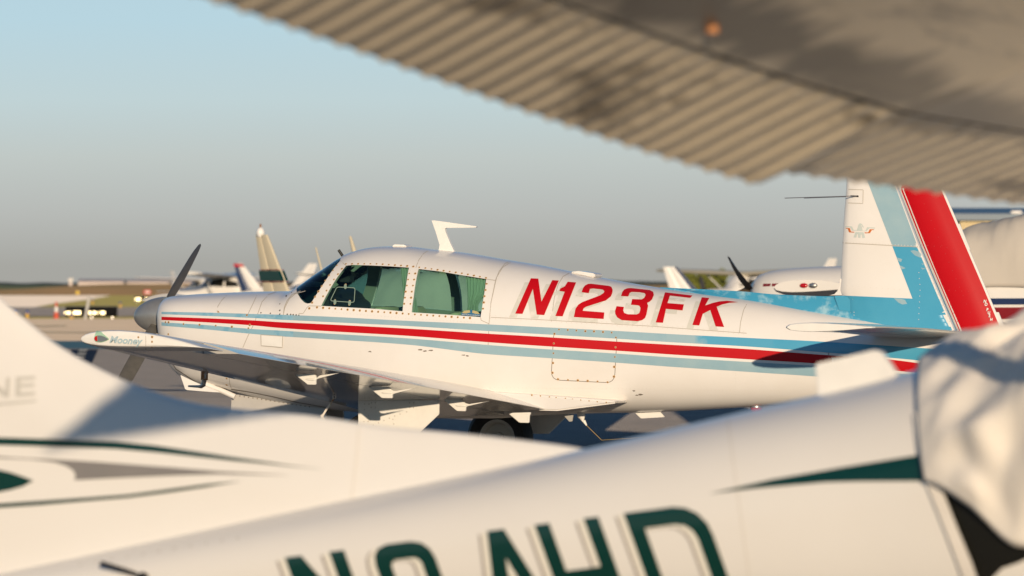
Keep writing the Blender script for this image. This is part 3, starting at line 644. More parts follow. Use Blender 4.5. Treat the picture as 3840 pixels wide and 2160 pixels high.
plate('fillet_skin', [(MF.at(x, y).x, MF.at(x, y).z) for x, y in ((3132, 1109), (3200, 1109), (3215, 1175), (3150, 1165))], -0.036, 0.036, BLUES, root, 0.006)
FINB = bvh_of(fin); RUDB = bvh_of(rud)
drape('fin_blue_panel', [C4([(905, 60), (1128, 60), (1308, 545), (1312, 578), (1100, 570)]) + []], MF, FINB, BLUEF, fin, 0.0018)
drape('fin_blue_panel', [C4([(1100, 571), (1312, 579), (1592, 1236), (1590, 1262), (930, 1180), (640, 1050), (635, 938), (1252, 966)])], MF, FINB, BLUES, fin, 0.0018)
for pch in ([(1235, 605), (1262, 600), (1300, 610), (1330, 640), (1338, 658), (1310, 656), (1270, 640)], [(1110, 962), (1170, 968), (1195, 975), (1212, 1005), (1175, 1010), (1145, 995)], [(1135, 655), (1175, 668), (1165, 690), (1142, 680)], [(1160, 715), (1200, 735), (1175, 745), (1160, 735)], [(1318, 700), (1340, 704), (1330, 712)], [(1312, 732), (1350, 738), (1330, 746)]):
    drape('worn_patch', [C4(pch)], MF, FINB, BLUEF, fin, 0.0026, 8)
drape('rudder_red_panel', [C4([(1172, 60)]) + [(3515, 680), (3537, 729), (3691, 1087), (3751, 1230), (3750, 1262)] + C4([(1622, 1246), (1330, 560), (1168, 150)])], MF, RUDB, RED, rud, 0.0018)
line('fin_seam', C4([(725, 545), (1000, 560), (1312, 578)]), MF, FINB, SEAMW, fin, 2.2, 0.0028)
line('fin_seam', C4([(880, 145), (878, 247), (742, 243)]), MF, FINB, SEAMW, fin, 2.2, 0.0028); line('fin_seam', C4([(748, 140), (880, 145)]), MF, FINB, SEAMW, fin, 2.2, 0.0028)
rivets('rivet_rows', along(C4([(735, 540), (1000, 553), (1300, 570)]), 12) + along(C4([(760, 868), (1200, 900)]), 22) + along(C4([(1175, 190), (1310, 540)]), 14) + along(C4([(1340, 690), (1540, 1150)]), 22) + along(C4([(1300, 770), (1310, 880), (1300, 1080), (1298, 1130)]), 22), MF, FINB, RIVET, fin, 0.0036, 0.003)
rivets('rivet_rows', along(C4([(1230, 250), (1600, 1160)]), 34) + along(C4([(1340, 250), (1700, 1100)]), 34) + along(C4([(1320, 560), (1700, 600)]), 24) + along(C4([(1480, 900), (1790, 920)]), 24), MF, RUDB, mat('red_rivet', (0.5, 0.03, 0.03), 0.3), rud, 0.0036, 0.003)
plate('rudder_tab', [(MF.at(x, y).x, MF.at(x, y).z) for x, y in CN([(332, 232), (345, 230), (460, 508), (447, 510)])], -0.006, 0.006, TRIMW, root)
plate('rudder_tab', [(MF.at(x, y).x, MF.at(x, y).z) for x, y in CN([(720, 1190), (768, 1190), (860, 1420), (800, 1420)])], -0.006, 0.006, TRIMW, root)
for ch, c in zip('NOPUSH', CN([(602, 1086), (613, 1119), (633, 1176), (646, 1210), (658, 1243), (672, 1283)])):
    text_drape('warning_shadow', ch, MF, RUDB, BLACK, rud, (c[0] - 1.4, c[1] + 0.8), (13, 1.0), (2.5, -15.5), 0.03, off=0.0024)
    text_drape('warning_letter', ch, MF, RUDB, TRIMW, rud, c, (13, 1.0), (2.5, -15.5), 0.03, off=0.0030)
LOGO = mat('emblem_grey_blue', (0.52, 0.58, 0.55), 0.5)
for nm, m_, pg in (('emblem_head', LOGO, [(1205, 490), (1260, 340), (1290, 240), (1310, 200), (1340, 183), (1385, 190), (1430, 225), (1460, 260), (1510, 380), (1470, 350), (1425, 320), (1420, 300), (1448, 290), (1400, 250), (1395, 300), (1420, 330), (1455, 490)]),
                   ('emblem_wing', LOGO, [(750, 330), (760, 300), (1025, 312), (1060, 380), (1095, 460), (1205, 470), (1205, 490), (1025, 480), (950, 345)]), ('emblem_wing', LOGO, [(1455, 485), (1560, 488), (1635, 342), (1965, 360), (1945, 398), (1715, 385), (1610, 505), (1455, 500)]),
                   ('emblem_feather', AMBER, [(765, 370), (935, 378), (985, 520), (1125, 530), (1105, 560), (910, 552), (850, 400), (795, 400)]), ('emblem_feather', AMBER, [(1525, 548), (1670, 555), (1740, 425), (1920, 430), (1900, 455), (1825, 460), (1745, 585), (1540, 588)]),
                   ('emblem_tail', LOGO, [(1165, 535), (1490, 548), (1555, 770), (1440, 780), (1415, 640), (1375, 640), (1365, 775), (1270, 765), (1265, 630), (1225, 625), (1200, 760), (1085, 755)])):
    drape(nm, [CE(pg)], MF, FINB, m_, fin, 0.0022, 5)
g0 = MF.at(*C4([(845, 192)])[0]); g1 = MF.at(*C4([(287, 207)])[0], -0.35); tube('antenna_rod', [g0 + Vector((0, -0.05, 0)), MF.at(*C4([(745, 193)])[0], -0.12), g1], 0.0035, STEEL, root, 6)
g1 = MF.at(*C4([(434, 207)])[0], 0.35); tube('antenna_rod', [g0 + Vector((0, 0.05, 0)), MF.at(*C4([(760, 196)])[0], 0.1), g1], 0.0035, STEEL, root, 6)
drape('antenna_base', [C4([(785, 186), (845, 187), (846, 200), (785, 196)])], MF, FINB, BLACK, fin, 0.004)

# tailplane, both halves
ZST = MF.at(3590, 1259, -0.1).z
def stab(sgn):
    def sect(le, te, z, t, y, a=0.0, b=1.0):
        X = [a + (b - a) * (0.5 - 0.5 * math.cos(math.pi * i / 8)) for i in range(9)]; yt = lambda x: 5 * t * (0.2969 * math.sqrt(x) - 0.126 * x - 0.3516 * x * x + 0.2843 * x ** 3 - 0.1036 * x ** 4) * (te - le) + 0.002
        return [Vector((le + (te - le) * x, sgn * y, z + yt(x) + 0.005)) for x in X] + [Vector((le + (te - le) * x, sgn * y, z - yt(x))) for x in X[::-1]]
    S = [(0.04, 5.99, 6.78, ZST + 0.015), (0.3, 5.965, 6.74, ZST + 0.02), (1.0, 5.88, 6.60, ZST + 0.055), (1.6, 5.81, 6.48, MF.at(2960, 1228, -1.7).z), (1.72, 5.80, 6.45, MF.at(2960, 1228, -1.7).z)]
    for nm, a, b, m_ in (('stabilizer', 0.0, 0.53, WINGW), ('elevator', 0.545, 1.0, WINGW)):
        v, f = ring_loft([sect(le, te, z, 0.085, y, a, b) for y, le, te, z in S]); o = mesh_ob(nm, v, f, m_, root, 35); fix(o)
    y, le, te, z = S[-1]
    v, f = ring_loft([sect(le + k * 0.3, te - k * 0.5, z, 0.085, y + dy) for dy, k in ((0.004, 0), (0.05, 0.02), (0.075, 0.08))]); o = mesh_ob('stabilizer_tip', v, f, TRIMW, root, 35); fix(o)
stab(-1); stab(1)
plate('tail_hinge', poly_at(C4([(1560, 1262), (1640, 1262), (1640, 1350), (1590, 1358), (1560, 1330)])), -0.05, 0.05, mat('hinge_dark', (0.06, 0.045, 0.035), 0.7), root)

# wings
def foil(c0, c1, t, cam=0.026, n=16):
    X = [c0 + (c1 - c0) * (0.5 - 0.5 * math.cos(math.pi * i / n)) for i in range(n + 1)]
    yt = lambda x: 5 * t * (0.2969 * math.sqrt(max(x, 0)) - 0.126 * x - 0.3516 * x * x + 0.2843 * x ** 3 - 0.1036 * x ** 4) + 0.0012
    yc = lambda x: cam * 4 * x * (1 - x)
    return [(x, yc(x) + yt(x)) for x in X] + [(x, yc(x) - yt(x)) for x in X[::-1]]
def wing_at(v):
    """leading edge x, trailing edge x, their heights, thickness"""
    te = lerp_tab([(0.0, 3.62), (0.55, 3.571), (5.2, 2.89), (5.4, 2.86)])(v); le = 1.94 - 0.05 * max(0, 1.1 - v)
    zte = 0.53 + (1.017 - 0.53) * (v - 0.55) / 4.65; zle = 0.615 + (1.075 - 0.615) * (v - 0.55) / 4.65
    return le, te, zle, zte, 0.165 - 0.035 * v / 5.2
def wsec(v, sgn, c0, c1, shrink=1.0, flat=1.0):
    le, te, zle, zte, t = wing_at(v); ch = te - le; o = []
    for x, y in foil(c0, c1, t * flat):
        xx = 0.45 + (x - 0.45) * shrink
        o.append(Vector((le + ch * xx, -v * sgn, zle + (zte - zle) * xx + y * ch)))
    return o
def part_loft(name, secs, m, parent=root, sm=32):
    v, f = ring_loft(secs); o = mesh_ob(name, v, f, m, parent, sm); fix(o); return o
for sgn in (1, -1):
    wp = part_loft('wing', [wsec(v, sgn, 0, 0.735) for v in (0.30, 0.55, 1.1, 2, 3, 4, 4.93, 5.10)], WINGW)
    fl = part_loft('flap', [wsec(v, sgn, 0.742, 1.0) for v in (0.56, 1.2, 2, 2.78)], WINGW)
    ai = part_loft('aileron', [wsec(v, sgn, 0.742, 1.0) for v in (2.79, 3.4, 4.2, 4.92)], WINGW)
    tp = part_loft('wing_tip', [wsec(v, sgn, 0, 1.0, s, fl_) for v, s, fl_ in ((5.105, 1.0, 1.0), (5.26, 0.995, 0.99), (5.315, 0.98, 0.94), (5.34, 0.95, 0.82), (5.347, 0.9, 0.62))], TRIMW)
    if sgn == 1: WB = bvh_of(wp); TIPB = bvh_of(tp); TEB = bvh_of(fl, ai); left_tip, left_wing = tp, wp
def te_v(px):                             # spanwise place of a point of the trailing edge
    lo, hi = 0.55, 5.2
    for _ in range(40):
        m_ = (lo + hi) / 2; le, te, zl, zt_, t = wing_at(m_)
        if MF.px((te, -m_, zt_))[0] > px: lo = m_
        else: hi = m_
    return lo
# tip light, lettering and screws
CT = crop(0, 1020, 640 / 2318)
drape('tip_seam', [CT([(1978, 830), (1984, 830), (1984, 1056), (1978, 1056)])], MF, TIPB, SEAMW, left_tip, 0.001, 6)
screws(CT([(2067, 882), (2066, 948), (2064, 1017), (1880, 886)]), MF, TIPB, left_tip, 0.9)
o_ = CT([(1488, 956)])[0]; text_drape('tip_lettering', 'Mooney', MF, TIPB, FADEDTXT, left_tip, o_, (36, 2.2), (0, -35), 0.036, 0.30, off=0.006)
drape('lamp_glass', [CT([(1283, 920), (1285, 880), (1310, 815), (1335, 798), (1360, 800), (1420, 850), (1478, 900), (1486, 915), (1440, 940), (1380, 957), (1330, 955), (1300, 945)])], MF, TIPB, GREENL, left_tip, 0.006, 6)
drape('lamp_lens', [CT([(1290, 905), (1300, 880), (1332, 862), (1334, 944), (1305, 932)])], MF, TIPB, REDL, left_tip, 0.014, 6)
drape('lamp_housing', [CT([(1335, 862), (1375, 862), (1430, 880), (1480, 910), (1450, 928), (1390, 946), (1335, 944)])], MF, TIPB, STEEL, left_tip, 0.012, 6)
screws(CT([(1366, 901)]), MF, TIPB, left_tip, 0.8)
# hinge fairings under the trailing edge
HX = [(1274, C5([(18, 200), (140, 190), (165, 205), (165, 225), (190, 205), (330, 186), (170, 228), (164, 236), (163, 270), (105, 268)])),
      (1565, C5([(535, 285), (680, 285), (708, 312), (730, 315), (880, 290), (712, 335), (705, 340), (706, 366), (632, 364)])),
      (1837, C5([(1065, 372), (1190, 375), (1226, 402), (1250, 408), (1395, 386), (1232, 424), (1228, 430), (1226, 458), (1165, 456)])),
      (1990, C5([(1535, 478), (1560, 470), (1690, 466), (1680, 488), (1676, 541), (1608, 539)]))]
for p, pg in HX:
    v = te_v(p) if p < 1900 else 0.78
    plate('hinge_fairing', poly_at(pg, -v), -v - 0.012, -v + 0.012, TRIMW, root, 0.004)
for p, (cx, cy) in ((1274, C5([(125, 232)])[0]), (1565, C5([(665, 328)])[0]), (1837, C5([(1188, 420)])[0])):
    v = te_v(p); c = MF.at(cx, cy, -v - 0.013); bm = bmesh.new(); bmesh.ops.create_uvsphere(bm, u_segments=12, v_segments=6, radius=1, matrix=Matrix.Translation(c) @ Matrix.Diagonal((0.042, 0.006, 0.009, 1))); bm_ob('fairing_bulge', bm, TRIMW, root, 60)
# root fairing behind the wing
fo = poly_at(C5([(1330, 300), (1372, 305), (1420, 320), (1800, 345), (2300, 383), (2322, 393), (2305, 403), (1900, 455), (1775, 452), (1500, 380)]), -0.5)
plate('root_fairing', fo, -0.585, -0.30, WHITE, root, 0.03); plate('root_fairing', fo, 0.585, 0.30, WHITE, root, 0.03)
screws(C5([(1695, 344), (1756, 350), (1819, 357), (1867, 361), (1933, 368), (1983, 373), (2042, 379), (2101, 385), (2159, 391), (2223, 396), (2286, 393)]), MF, bvh_of([o for o in root.children if o.name.startswith('root_fairing')][0]), root, 0.7)
# landing gear
def wheel(x, y, z, r_, w, nm='wheel'):
    t = bpy.data.objects.new(nm, None); 
    prof = [(r_ * 0.55, -w * 0.42), (r_ * 0.62, -w * 0.5), (r_ * 0.86, -w * 0.5), (r_ * 0.97, -w * 0.33), (r_, -w * 0.12), (r_, w * 0.12), (r_ * 0.97, w * 0.33), (r_ * 0.86, w * 0.5), (r_ * 0.62, w * 0.5), (r_ * 0.55, w * 0.42)]
    bm = bmesh.new(); n = 32; rg = [[bm.verts.new((x + a * math.cos(2 * math.pi * k / n), y + b, z + a * math.sin(2 * math.pi * k / n))) for a, b in prof] for k in range(n)]
    for i in range(n):
        for j in range(len(prof) - 1): bm.faces.new((rg[i][j], rg[i][j + 1], rg[(i + 1) % n][j + 1], rg[(i + 1) % n][j]))
    ty = bm_ob(nm, bm, RUBBER, root, 40)
    bm = bmesh.new(); rp = [(0.0, -w * 0.30), (r_ * 0.16, -w * 0.32), (r_ * 0.17, -w * 0.16), (r_ * 0.42, -w * 0.14), (r_ * 0.47, -w * 0.40), (r_ * 0.56, -w * 0.45), (r_ * 0.56, w * 0.45), (r_ * 0.47, w * 0.40), (r_ * 0.42, w * 0.14), (r_ * 0.17, w * 0.16), (r_ * 0.16, w * 0.32), (0.0, w * 0.30)]
    rg = [[bm.verts.new((x + a * math.cos(2 * math.pi * k / n), y + b, z + a * math.sin(2 * math.pi * k / n))) for a, b in rp] for k in range(n)]
    for i in range(n):
        for j in range(len(rp) - 1): bm.faces.new((rg[i][j], rg[i][j + 1], rg[(i + 1) % n][j + 1], rg[(i + 1) % n][j]))
    bmesh.ops.remove_doubles(bm, verts=bm.verts[:], dist=1e-5); bm_ob('rim', bm, mat('wheel_rim', (0.55, 0.53, 0.48), 0.45), ty, 40)
hub = MF.at(1876, 1640, 1.36); XG = hub.x; RT = 0.262
for sgn in (1, -1):
    wheel(XG, -1.36 * sgn, RT, RT, 0.17)
    tube('gear_leg', [(XG - 0.02, -1.48 * sgn, 0.72), (XG + 0.02, -1.47 * sgn, RT)], [0.04, 0.035], TRIMW, root)
    tube('axle', [(XG + 0.02, -1.47 * sgn, RT), (XG, -1.30 * sgn, RT)], 0.025, STEEL, root)
    gp = poly_at(C5([(465, 380), (1040, 380), (1038, 480), (905, 605), (820, 690), (465, 690)]), -1.52)
    plate('gear_door', gp, -1.535 * sgn, -1.515 * sgn, TRIMW, root, 0.004)
GD = bvh_of([o for o in root.children if o.name.startswith('gear_door')][0])
rivets('rivet_rows', C5([(505, 407), (555, 398), (583, 398), (538, 408), (553, 432), (583, 432), (826, 398), (856, 398), (826, 432), (856, 432), (505, 447), (533, 489), (503, 530), (533, 530), (760, 478), (806, 462), (722, 492), (683, 508), (645, 523), (606, 540), (708, 515), (714, 548), (569, 555)]), MF, GD, RIVET, root, 0.007)
ng = poly_at(CG([(782, 470), (870, 476), (1780, 618), (1985, 650), (1990, 960), (700, 960), (775, 640)]), -0.17)
for s in (-1, 1): plate('nose_gear_door', ng, 0.165 * s, 0.185 * s, mat('grey_door', (0.50, 0.48, 0.45), 0.4, var=0.5, vscale=8), root, 0.004)
NGB = bvh_of([o for o in root.children if o.name.startswith('nose_gear_door')][0])
rivets('rivet_rows', along(CG([(880, 492), (1400, 570), (1780, 630)]), 16.5), MF, NGB, SEAM, root, 0.006)
xn = MF.at(1040, 1600).x; wheel(xn, 0, 0.20, 0.20, 0.13)
tube('nose_gear_leg', [(xn + 0.15, 0, 0.62), (xn, 0.09, 0.20)], 0.03, TRIMW, root)
# under the nose: cowl flap, exhaust stub, step and belly fittings
plate('cowl_flap', poly_at(CG([(130, 225), (190, 402), (215, 416), (520, 440), (640, 446), (420, 360), (240, 280)]), -0.30), -0.312, -0.296, TRIMW, root, 0.003)
a, b = MF.at(*CG([(440, 345)])[0], -0.26), MF.at(*CG([(815, 500)])[0], -0.22); tube('cowl_flap_rail', [a, a.lerp(b, 0.5) + Vector((0, 0, 0.004)), b], 0.022, WHITE, root)
drape('cowl_gap', [CG([(560, 350), (720, 405), (715, 430), (880, 462), (880, 490), (780, 470), (720, 440)])], MF, FB, BLACK, fuse, 0.002)
line('panel_seam', CG([(770, 215), (745, 270), (750, 330), (778, 410)]), MF, FB, SEAMW, fuse, 2.4)
line('panel_seam', CG([(10, 60), (70, 150), (180, 220), (330, 320)]), MF, FB, SEAM, fuse, 3)
line('panel_seam', CG([(770, 405), (1000, 440), (1300, 500), (1600, 570), (2000, 640)]), MF, FB, SEAM, fuse, 3)
# pitot mast on the wing's leading edge
pv = 3.12; le, te, zl, zt_, t = wing_at(pv)
m0 = MF.at(*CG([(435, 105)])[0], -pv); m1 = MF.at(*CG([(428, 290)])[0], -pv); m2 = MF.at(*CG([(415, 350)])[0], -pv); m3 = MF.at(*CG([(385, 372)])[0], -pv); m4 = MF.at(*CG([(225, 366)])[0], -pv)
bm = bmesh.new(); n_ = 12; rr = []
for p in (m0 + Vector((0, 0, 0.06)), m1):
    rr.append([bm.verts.new(p + Vector((0.027 * math.cos(6.283 * k / n_), 0.014 * math.sin(6.283 * k / n_), 0))) for k in range(n_)])
for k in range(n_): bm.faces.new((rr[0][k], rr[0][(k + 1) % n_], rr[1][(k + 1) % n_], rr[1][k]))
bm.faces.new(rr[0]); bm.faces.new(rr[1][::-1]); bm_ob('pitot_mast', bm, RUSTP, root, 50)
tube('pitot_tube', [m1 + Vector((0, 0, 0.003)), m2, m3, m3.lerp(m4, 0.2), m4], [0.019, 0.019, 0.014, 0.010, 0.007], STEEL, root)
# belly fittings behind the wing
plate('belly_antenna', poly_at(C5([(2420, 462), (2600, 455), (2640, 500), (2470, 510)]), -0.05), -0.06, -0.04, TRIMW, root, 0.004)
a = MF.at(*C5([(2045, 495)])[0], -0.1); b = MF.at(*C5([(2083, 560)])[0], -0.1); tube('antenna_post', [a + Vector((0, 0, 0.05)), a, a.lerp(b, 0.5), b], [0.035, 0.032, 0.014, 0.006], TRIMW, root)
c = MF.at(*C5([(2190, 664)])[0], -0.1); d = MF.at(*C5([(2576, 638)])[0], -0.1); tube('antenna_wire', [b, c.lerp(b, 0.1), c, c.lerp(d, 0.05), d], 0.0028, mat('brass_wire', (0.5, 0.36, 0.14), 0.4, metal=0.6), root, 6)
plate('drain_plate', poly_at(C5([(1915, 480), (1990, 482), (1982, 530), (1962, 532)]), -0.25), -0.256, -0.244, mat('drain_grey', (0.4, 0.39, 0.36), 0.5), root)
p = MF.at(2836, 1522, -0.02); tube('beacon_base', [p + Vector((0, 0, 0.03)), p + Vector((0, 0, -0.012))], 0.05, STEEL, root, 16)
bm = bmesh.new(); bmesh.ops.create_uvsphere(bm, u_segments=16, v_segments=10, radius=1, matrix=Matrix.Translation(p + Vector((0, 0, -0.012))) @ Matrix.Diagonal((0.045, 0.045, 0.05, 1))); bm_ob('beacon_lens', bm, REDL, root, 60)
# Ohio sticker
CO = crop(3080, 1280, 160 / 2576)
drape('permit_sticker', [CO([(640, 1000), (1475, 1050), (1475, 1300), (625, 1270)])], MF, FB, TRIMW, fuse, 0.003, 8)
o_ = CO([(715, 1078)])[0]; text_drape('permit_lettering', 'STATE OF OHIO', MF, FB, SEAM, fuse, o_, (5.6, 0.35), (0, -5.5), 0.02, off=0.004)
o_ = CO([(750, 1215)])[0]; text_drape('permit_lettering', '19', MF, FB, SEAM, fuse, o_, (5, 0.2), (0, -5.5), 0.02, off=0.004)
drape('permit_emblem', [CO([(730, 1080), (980, 1105), (1045, 1110), (1130, 1115), (1370, 1130), (1250, 1165), (1110, 1165), (1090, 1210), (1045, 1225), (990, 1205), (970, 1150), (850, 1130)])], MF, FB, PALEG, fuse, 0.004, 5)

# propeller and spinner
sp0 = MF.at(504, 1188); sp1 = MF.at(623, 1181.5); hubc = sp0.lerp(sp1, 0.80); ax = (sp1 - sp0); LS = ax.length; axn = ax.normalized(); sy = Vector((0, 1, 0)); sz = axn.cross(sy) * -1
sz = Vector((0, 0, 1)) - axn * axn.z; sz.normalize()
rg = []
for i in range(15):
    t = (i / 14) ** 1.6; r_ = 0.142 * (1 - (1 - t) ** 2.1) ** 0.56 + 0.0005
    rg.append([sp0 + axn * (LS * t) + (sy * math.cos(2 * math.pi * k / 32) + sz * math.sin(2 * math.pi * k / 32)) * r_ for k in range(32)])
v, f = ring_loft(rg); spn = mesh_ob('spinner', v, f, METAL, root, 40); fix(spn)
SPB = bvh_of(spn)
drape('blade_cutout', [C1([(597, 690), (640, 690), (660, 705), (662, 752), (640, 760), (600, 745), (575, 732)])], MF, SPB, BLACK, spn, 0.0015, 8)
dd = MF.dir(747, 917); tt = (hubc.x - MF.o.x) / dd.x; tip = MF.o + dd * tt; bv_ = Vector((0, tip.y, tip.z - hubc.z)); RB = bv_.length; bdir = bv_.normalized()
for sgn in (1, -1):
    rad = bdir * sgn; per = Vector((1, 0, 0)).cross(rad); R_ = []
    for i in range(17):
        q = i / 16; r_ = 0.10 + (RB - 0.10) * q
        ch = lerp_tab([(0, 0.06), (0.15, 0.085), (0.45, 0.115), (0.8, 0.11), (0.93, 0.09), (0.98, 0.06), (1.0, 0.03)])(q); th = 0.035 * (1 - q) ** 1.3 + 0.006; tw = R(78 - 22 * q)
        cd = per * math.cos(tw) + Vector((1, 0, 0)) * math.sin(tw) * 1; nd = rad.cross(cd)
        R_.append([hubc + rad * r_ + cd * (ch * (a - 0.45)) + nd * (th * b) for a, b in ((0, 0), (0.06, 0.3), (0.3, 0.5), (0.6, 0.4), (1, 0.02), (0.6, -0.15), (0.3, -0.2), (0.06, -0.15))])
    v, f = ring_loft(R_); o = mesh_ob('propeller_blade', v, f, PROPM, root, 40); fix(o)
# tie-down strap hanging from the wing ring (a thing of its own)
tv = 1.95; tr0 = MF.at(*CG([(2078, 500)])[0], -tv)
ts = empty('tie_down_strap', MF.M @ Vector((tr0.x, tr0.y, 0)), -YAW, 'frayed pale tie-down strap hanging from a ring under the striped wing', 'strap')
def tl(p): q = MF.at(*CG([p])[0], -tv); return Vector((q.x - tr0.x, 0, q.z))
bm = bmesh.new(); n_ = 14
for k in range(n_):
    a0, a1 = 6.283 * k / n_, 6.283 * (k + 1) / n_; c0 = tl((2080, 502)); tube_mesh(bm, [c0 + Vector((0.012 * math.cos(a0), 0, 0.012 * math.sin(a0))), c0 + Vector((0.012 * math.cos(a1), 0, 0.012 * math.sin(a1)))], 0.004, 6)
bm_ob('ring', bm, STEEL, ts, 50)
tube('hook', [tl((2075, 515)), tl((2050, 560)), tl((2030, 600))], 0.006, RUSTP, ts, 8)
tube('strap', [tl((2030, 595)), tl((1985, 650)), tl((1945, 720)), tl((1920, 750))], [0.006, 0.009, 0.008, 0.014], CANVAS, ts, 8)
e_ = tl((1880, 800)); tube('strap_tail', [tl((1925, 745)), tl((1950, 790)), e_, Vector((e_.x - 0.1, -0.1, 0.02))], [0.014, 0.018, 0.012, 0.01], CANVAS, ts, 8)

# ------------------------------------------------------------------ the high-wing aircraft in the foreground
AO = Vector((1.8, 16.425, 0)); AF = Frame(AO, R(150))
ar = empty('high_wing_airplane', AO, R(150), 'blurred white high-wing airplane with green swooshes and green registration N9AHD in the foreground', 'airplane')
tp_ = [AF.at(3450, 1392), AF.at(2800, 1545), AF.at(2180, 1690), AF.at(1000, 1940), AF.at(0, 2150), AF.at(-300, 2208)]
aT = lerp_tab([(-3.2, 1.05), (-3.0, 1.2), (-2.0, 1.30), (-1.45, 1.72), (-1.1, 1.95), (-0.6, 1.95), (-0.25, 1.74), (0.12, 1.40)] + [(p.x, p.z) for p in tp_] + [(5.1, 0.44)])
aB = lerp_tab([(-3.2, 0.75), (-2.8, 0.45), (-1, 0.32), (0.7, 0.36), (2, 0.38), (4, 0.33), (5.1, 0.38)])
aW = lerp_tab([(-3.2, 0.2), (-2.9, 0.42), (-1.2, 0.54), (0.0, 0.53), (0.7, 0.45), (2.0, 0.31), (4.0, 0.13), (5.1, 0.03)])
xs = [-3.2 + 8.3 * i / 90 for i in range(91)]
v, f = ring_loft([section(x, aT(x), aB(x), aW(x), aB(x) + (aT(x) - aB(x)) * 0.52, 2.35, 2.6) for x in xs])
afus = mesh_ob('fuselage', v, f, WHITE2, ar, 40); fix(afus); AB = bvh_of(afus)
# fin with its long dorsal fillet
LEP = [(-420, 760), (-150, 985), (0, 1119), (103, 1206), (207, 1288), (338, 1366), (483, 1434), (628, 1486), (773, 1520), (966, 1541), (1117, 1553), (1226, 1567), (1443, 1600), (1715, 1624), (1987, 1654), (2172, 1680), (2260, 1702)]
le_ = sorted([(AF.at(*p).x, AF.at(*p).z) for p in LEP]); fe = lerp_tab(le_ + [(le_[-1][0] + 0.25, le_[-1][1] + 0.02), (le_[-1][0] + 0.6, le_[-1][1] + 0.03)])
xa, xb = le_[0][0], le_[-1][0] + 0.6; V, Fc = [], []; NX, NZ = 120, 14
for sgn in (1, -1):
    for i in range(NX + 1):
        x = xa + (xb - xa) * i / NX; zt_ = fe(x); z0 = min(aT(x) - 0.03, zt_ - 0.01)
        for j in range(NZ + 1):
            t = (j / NZ) ** 1.6; z = zt_ + (z0 - zt_) * t; dd_ = (zt_ - z); te_ = max(0.02, min(1, (xb - x) / 0.7))
            V.append((x, sgn * (0.004 + 0.05 * math.sqrt(min(1, dd_ / 0.22)) * te_), z))
N1 = (NX + 1) * (NZ + 1)
for s in (0, 1):
    for i in range(NX):
        for j in range(NZ): a = s * N1 + i * (NZ + 1) + j; q = (a, a + 1, a + NZ + 2, a + NZ + 1); Fc.append(q if s else q[::-1])
for i in range(NX): a = i * (NZ + 1); Fc.append((a, a + NZ + 1, a + NZ + 1 + N1, a + N1))
for j in range(NZ): a = NX * (NZ + 1) + j; Fc.append((a, a + 1, a + 1 + N1, a + N1))
afin = mesh_ob('tail_fin', V, Fc, WHITE2, ar, 50); fix(afin); AFB = bvh_of(afin)
drape('green_swoosh', [CB1([(-400, 700), (0, 705), (300, 715), (600, 725), (900, 737), (1200, 767), (1500, 811), (1800, 856), (2050, 892), (2277, 925), (2520, 952), (2277, 931), (2050, 908), (1800, 885), (1500, 852), (1200, 820), (900, 794), (600, 782), (300, 772), (0, 764), (-400, 758)])], AF, AFB, GREEN, afin, 0.002, 20)
drape('grey_swoosh', [CB1([(-300, 840), (0, 852), (130, 862), (400, 874), (600, 885), (900, 905), (1300, 935), (1700, 968), (2260, 1000), (1700, 990), (1300, 1003), (900, 1020), (578, 1036), (590, 1005), (572, 962), (520, 927), (430, 898), (250, 876), (0, 866), (-300, 860)])], AF, AFB, GREYP, afin, 0.002, 20)
drape('green_swoosh', [CB1([(-400, 1235), (0, 1218), (300, 1198), (700, 1170), (1000, 1148), (1300, 1108), (1600, 1068), (1880, 1042), (1600, 1090), (1300, 1134), (1000, 1172), (700, 1196), (300, 1230), (0, 1250), (-400, 1270)])], AF, AFB, GREEN, afin, 0.002, 20)
drape('green_teardrop', [CB1([(-500, 930), (-200, 935), (0, 957), (80, 975), (170, 1005), (262, 1040), (180, 1085), (80, 1113), (0, 1128), (-200, 1140), (-500, 1140)])], AF, AFB, GREEN, afin, 0.002, 20)
for nm, pg in (('fin_letter', [(125, 235), (275, 228), (275, 255), (160, 262), (160, 290), (270, 284), (270, 312), (160, 318), (160, 356), (275, 350), (275, 378), (122, 388)]), ('fin_letter', [(-110, 245), (-75, 243), (45, 345), (50, 240), (80, 238), (72, 392), (40, 394), (-78, 295), (-82, 400), (-115, 402)]), ('fin_underline', [(-400, 470), (0, 436), (285, 412), (285, 428), (0, 456), (-400, 490)])):
    drape(nm, [CB1(pg)], AF, AFB, PALEG, afin, 0.002, 20)
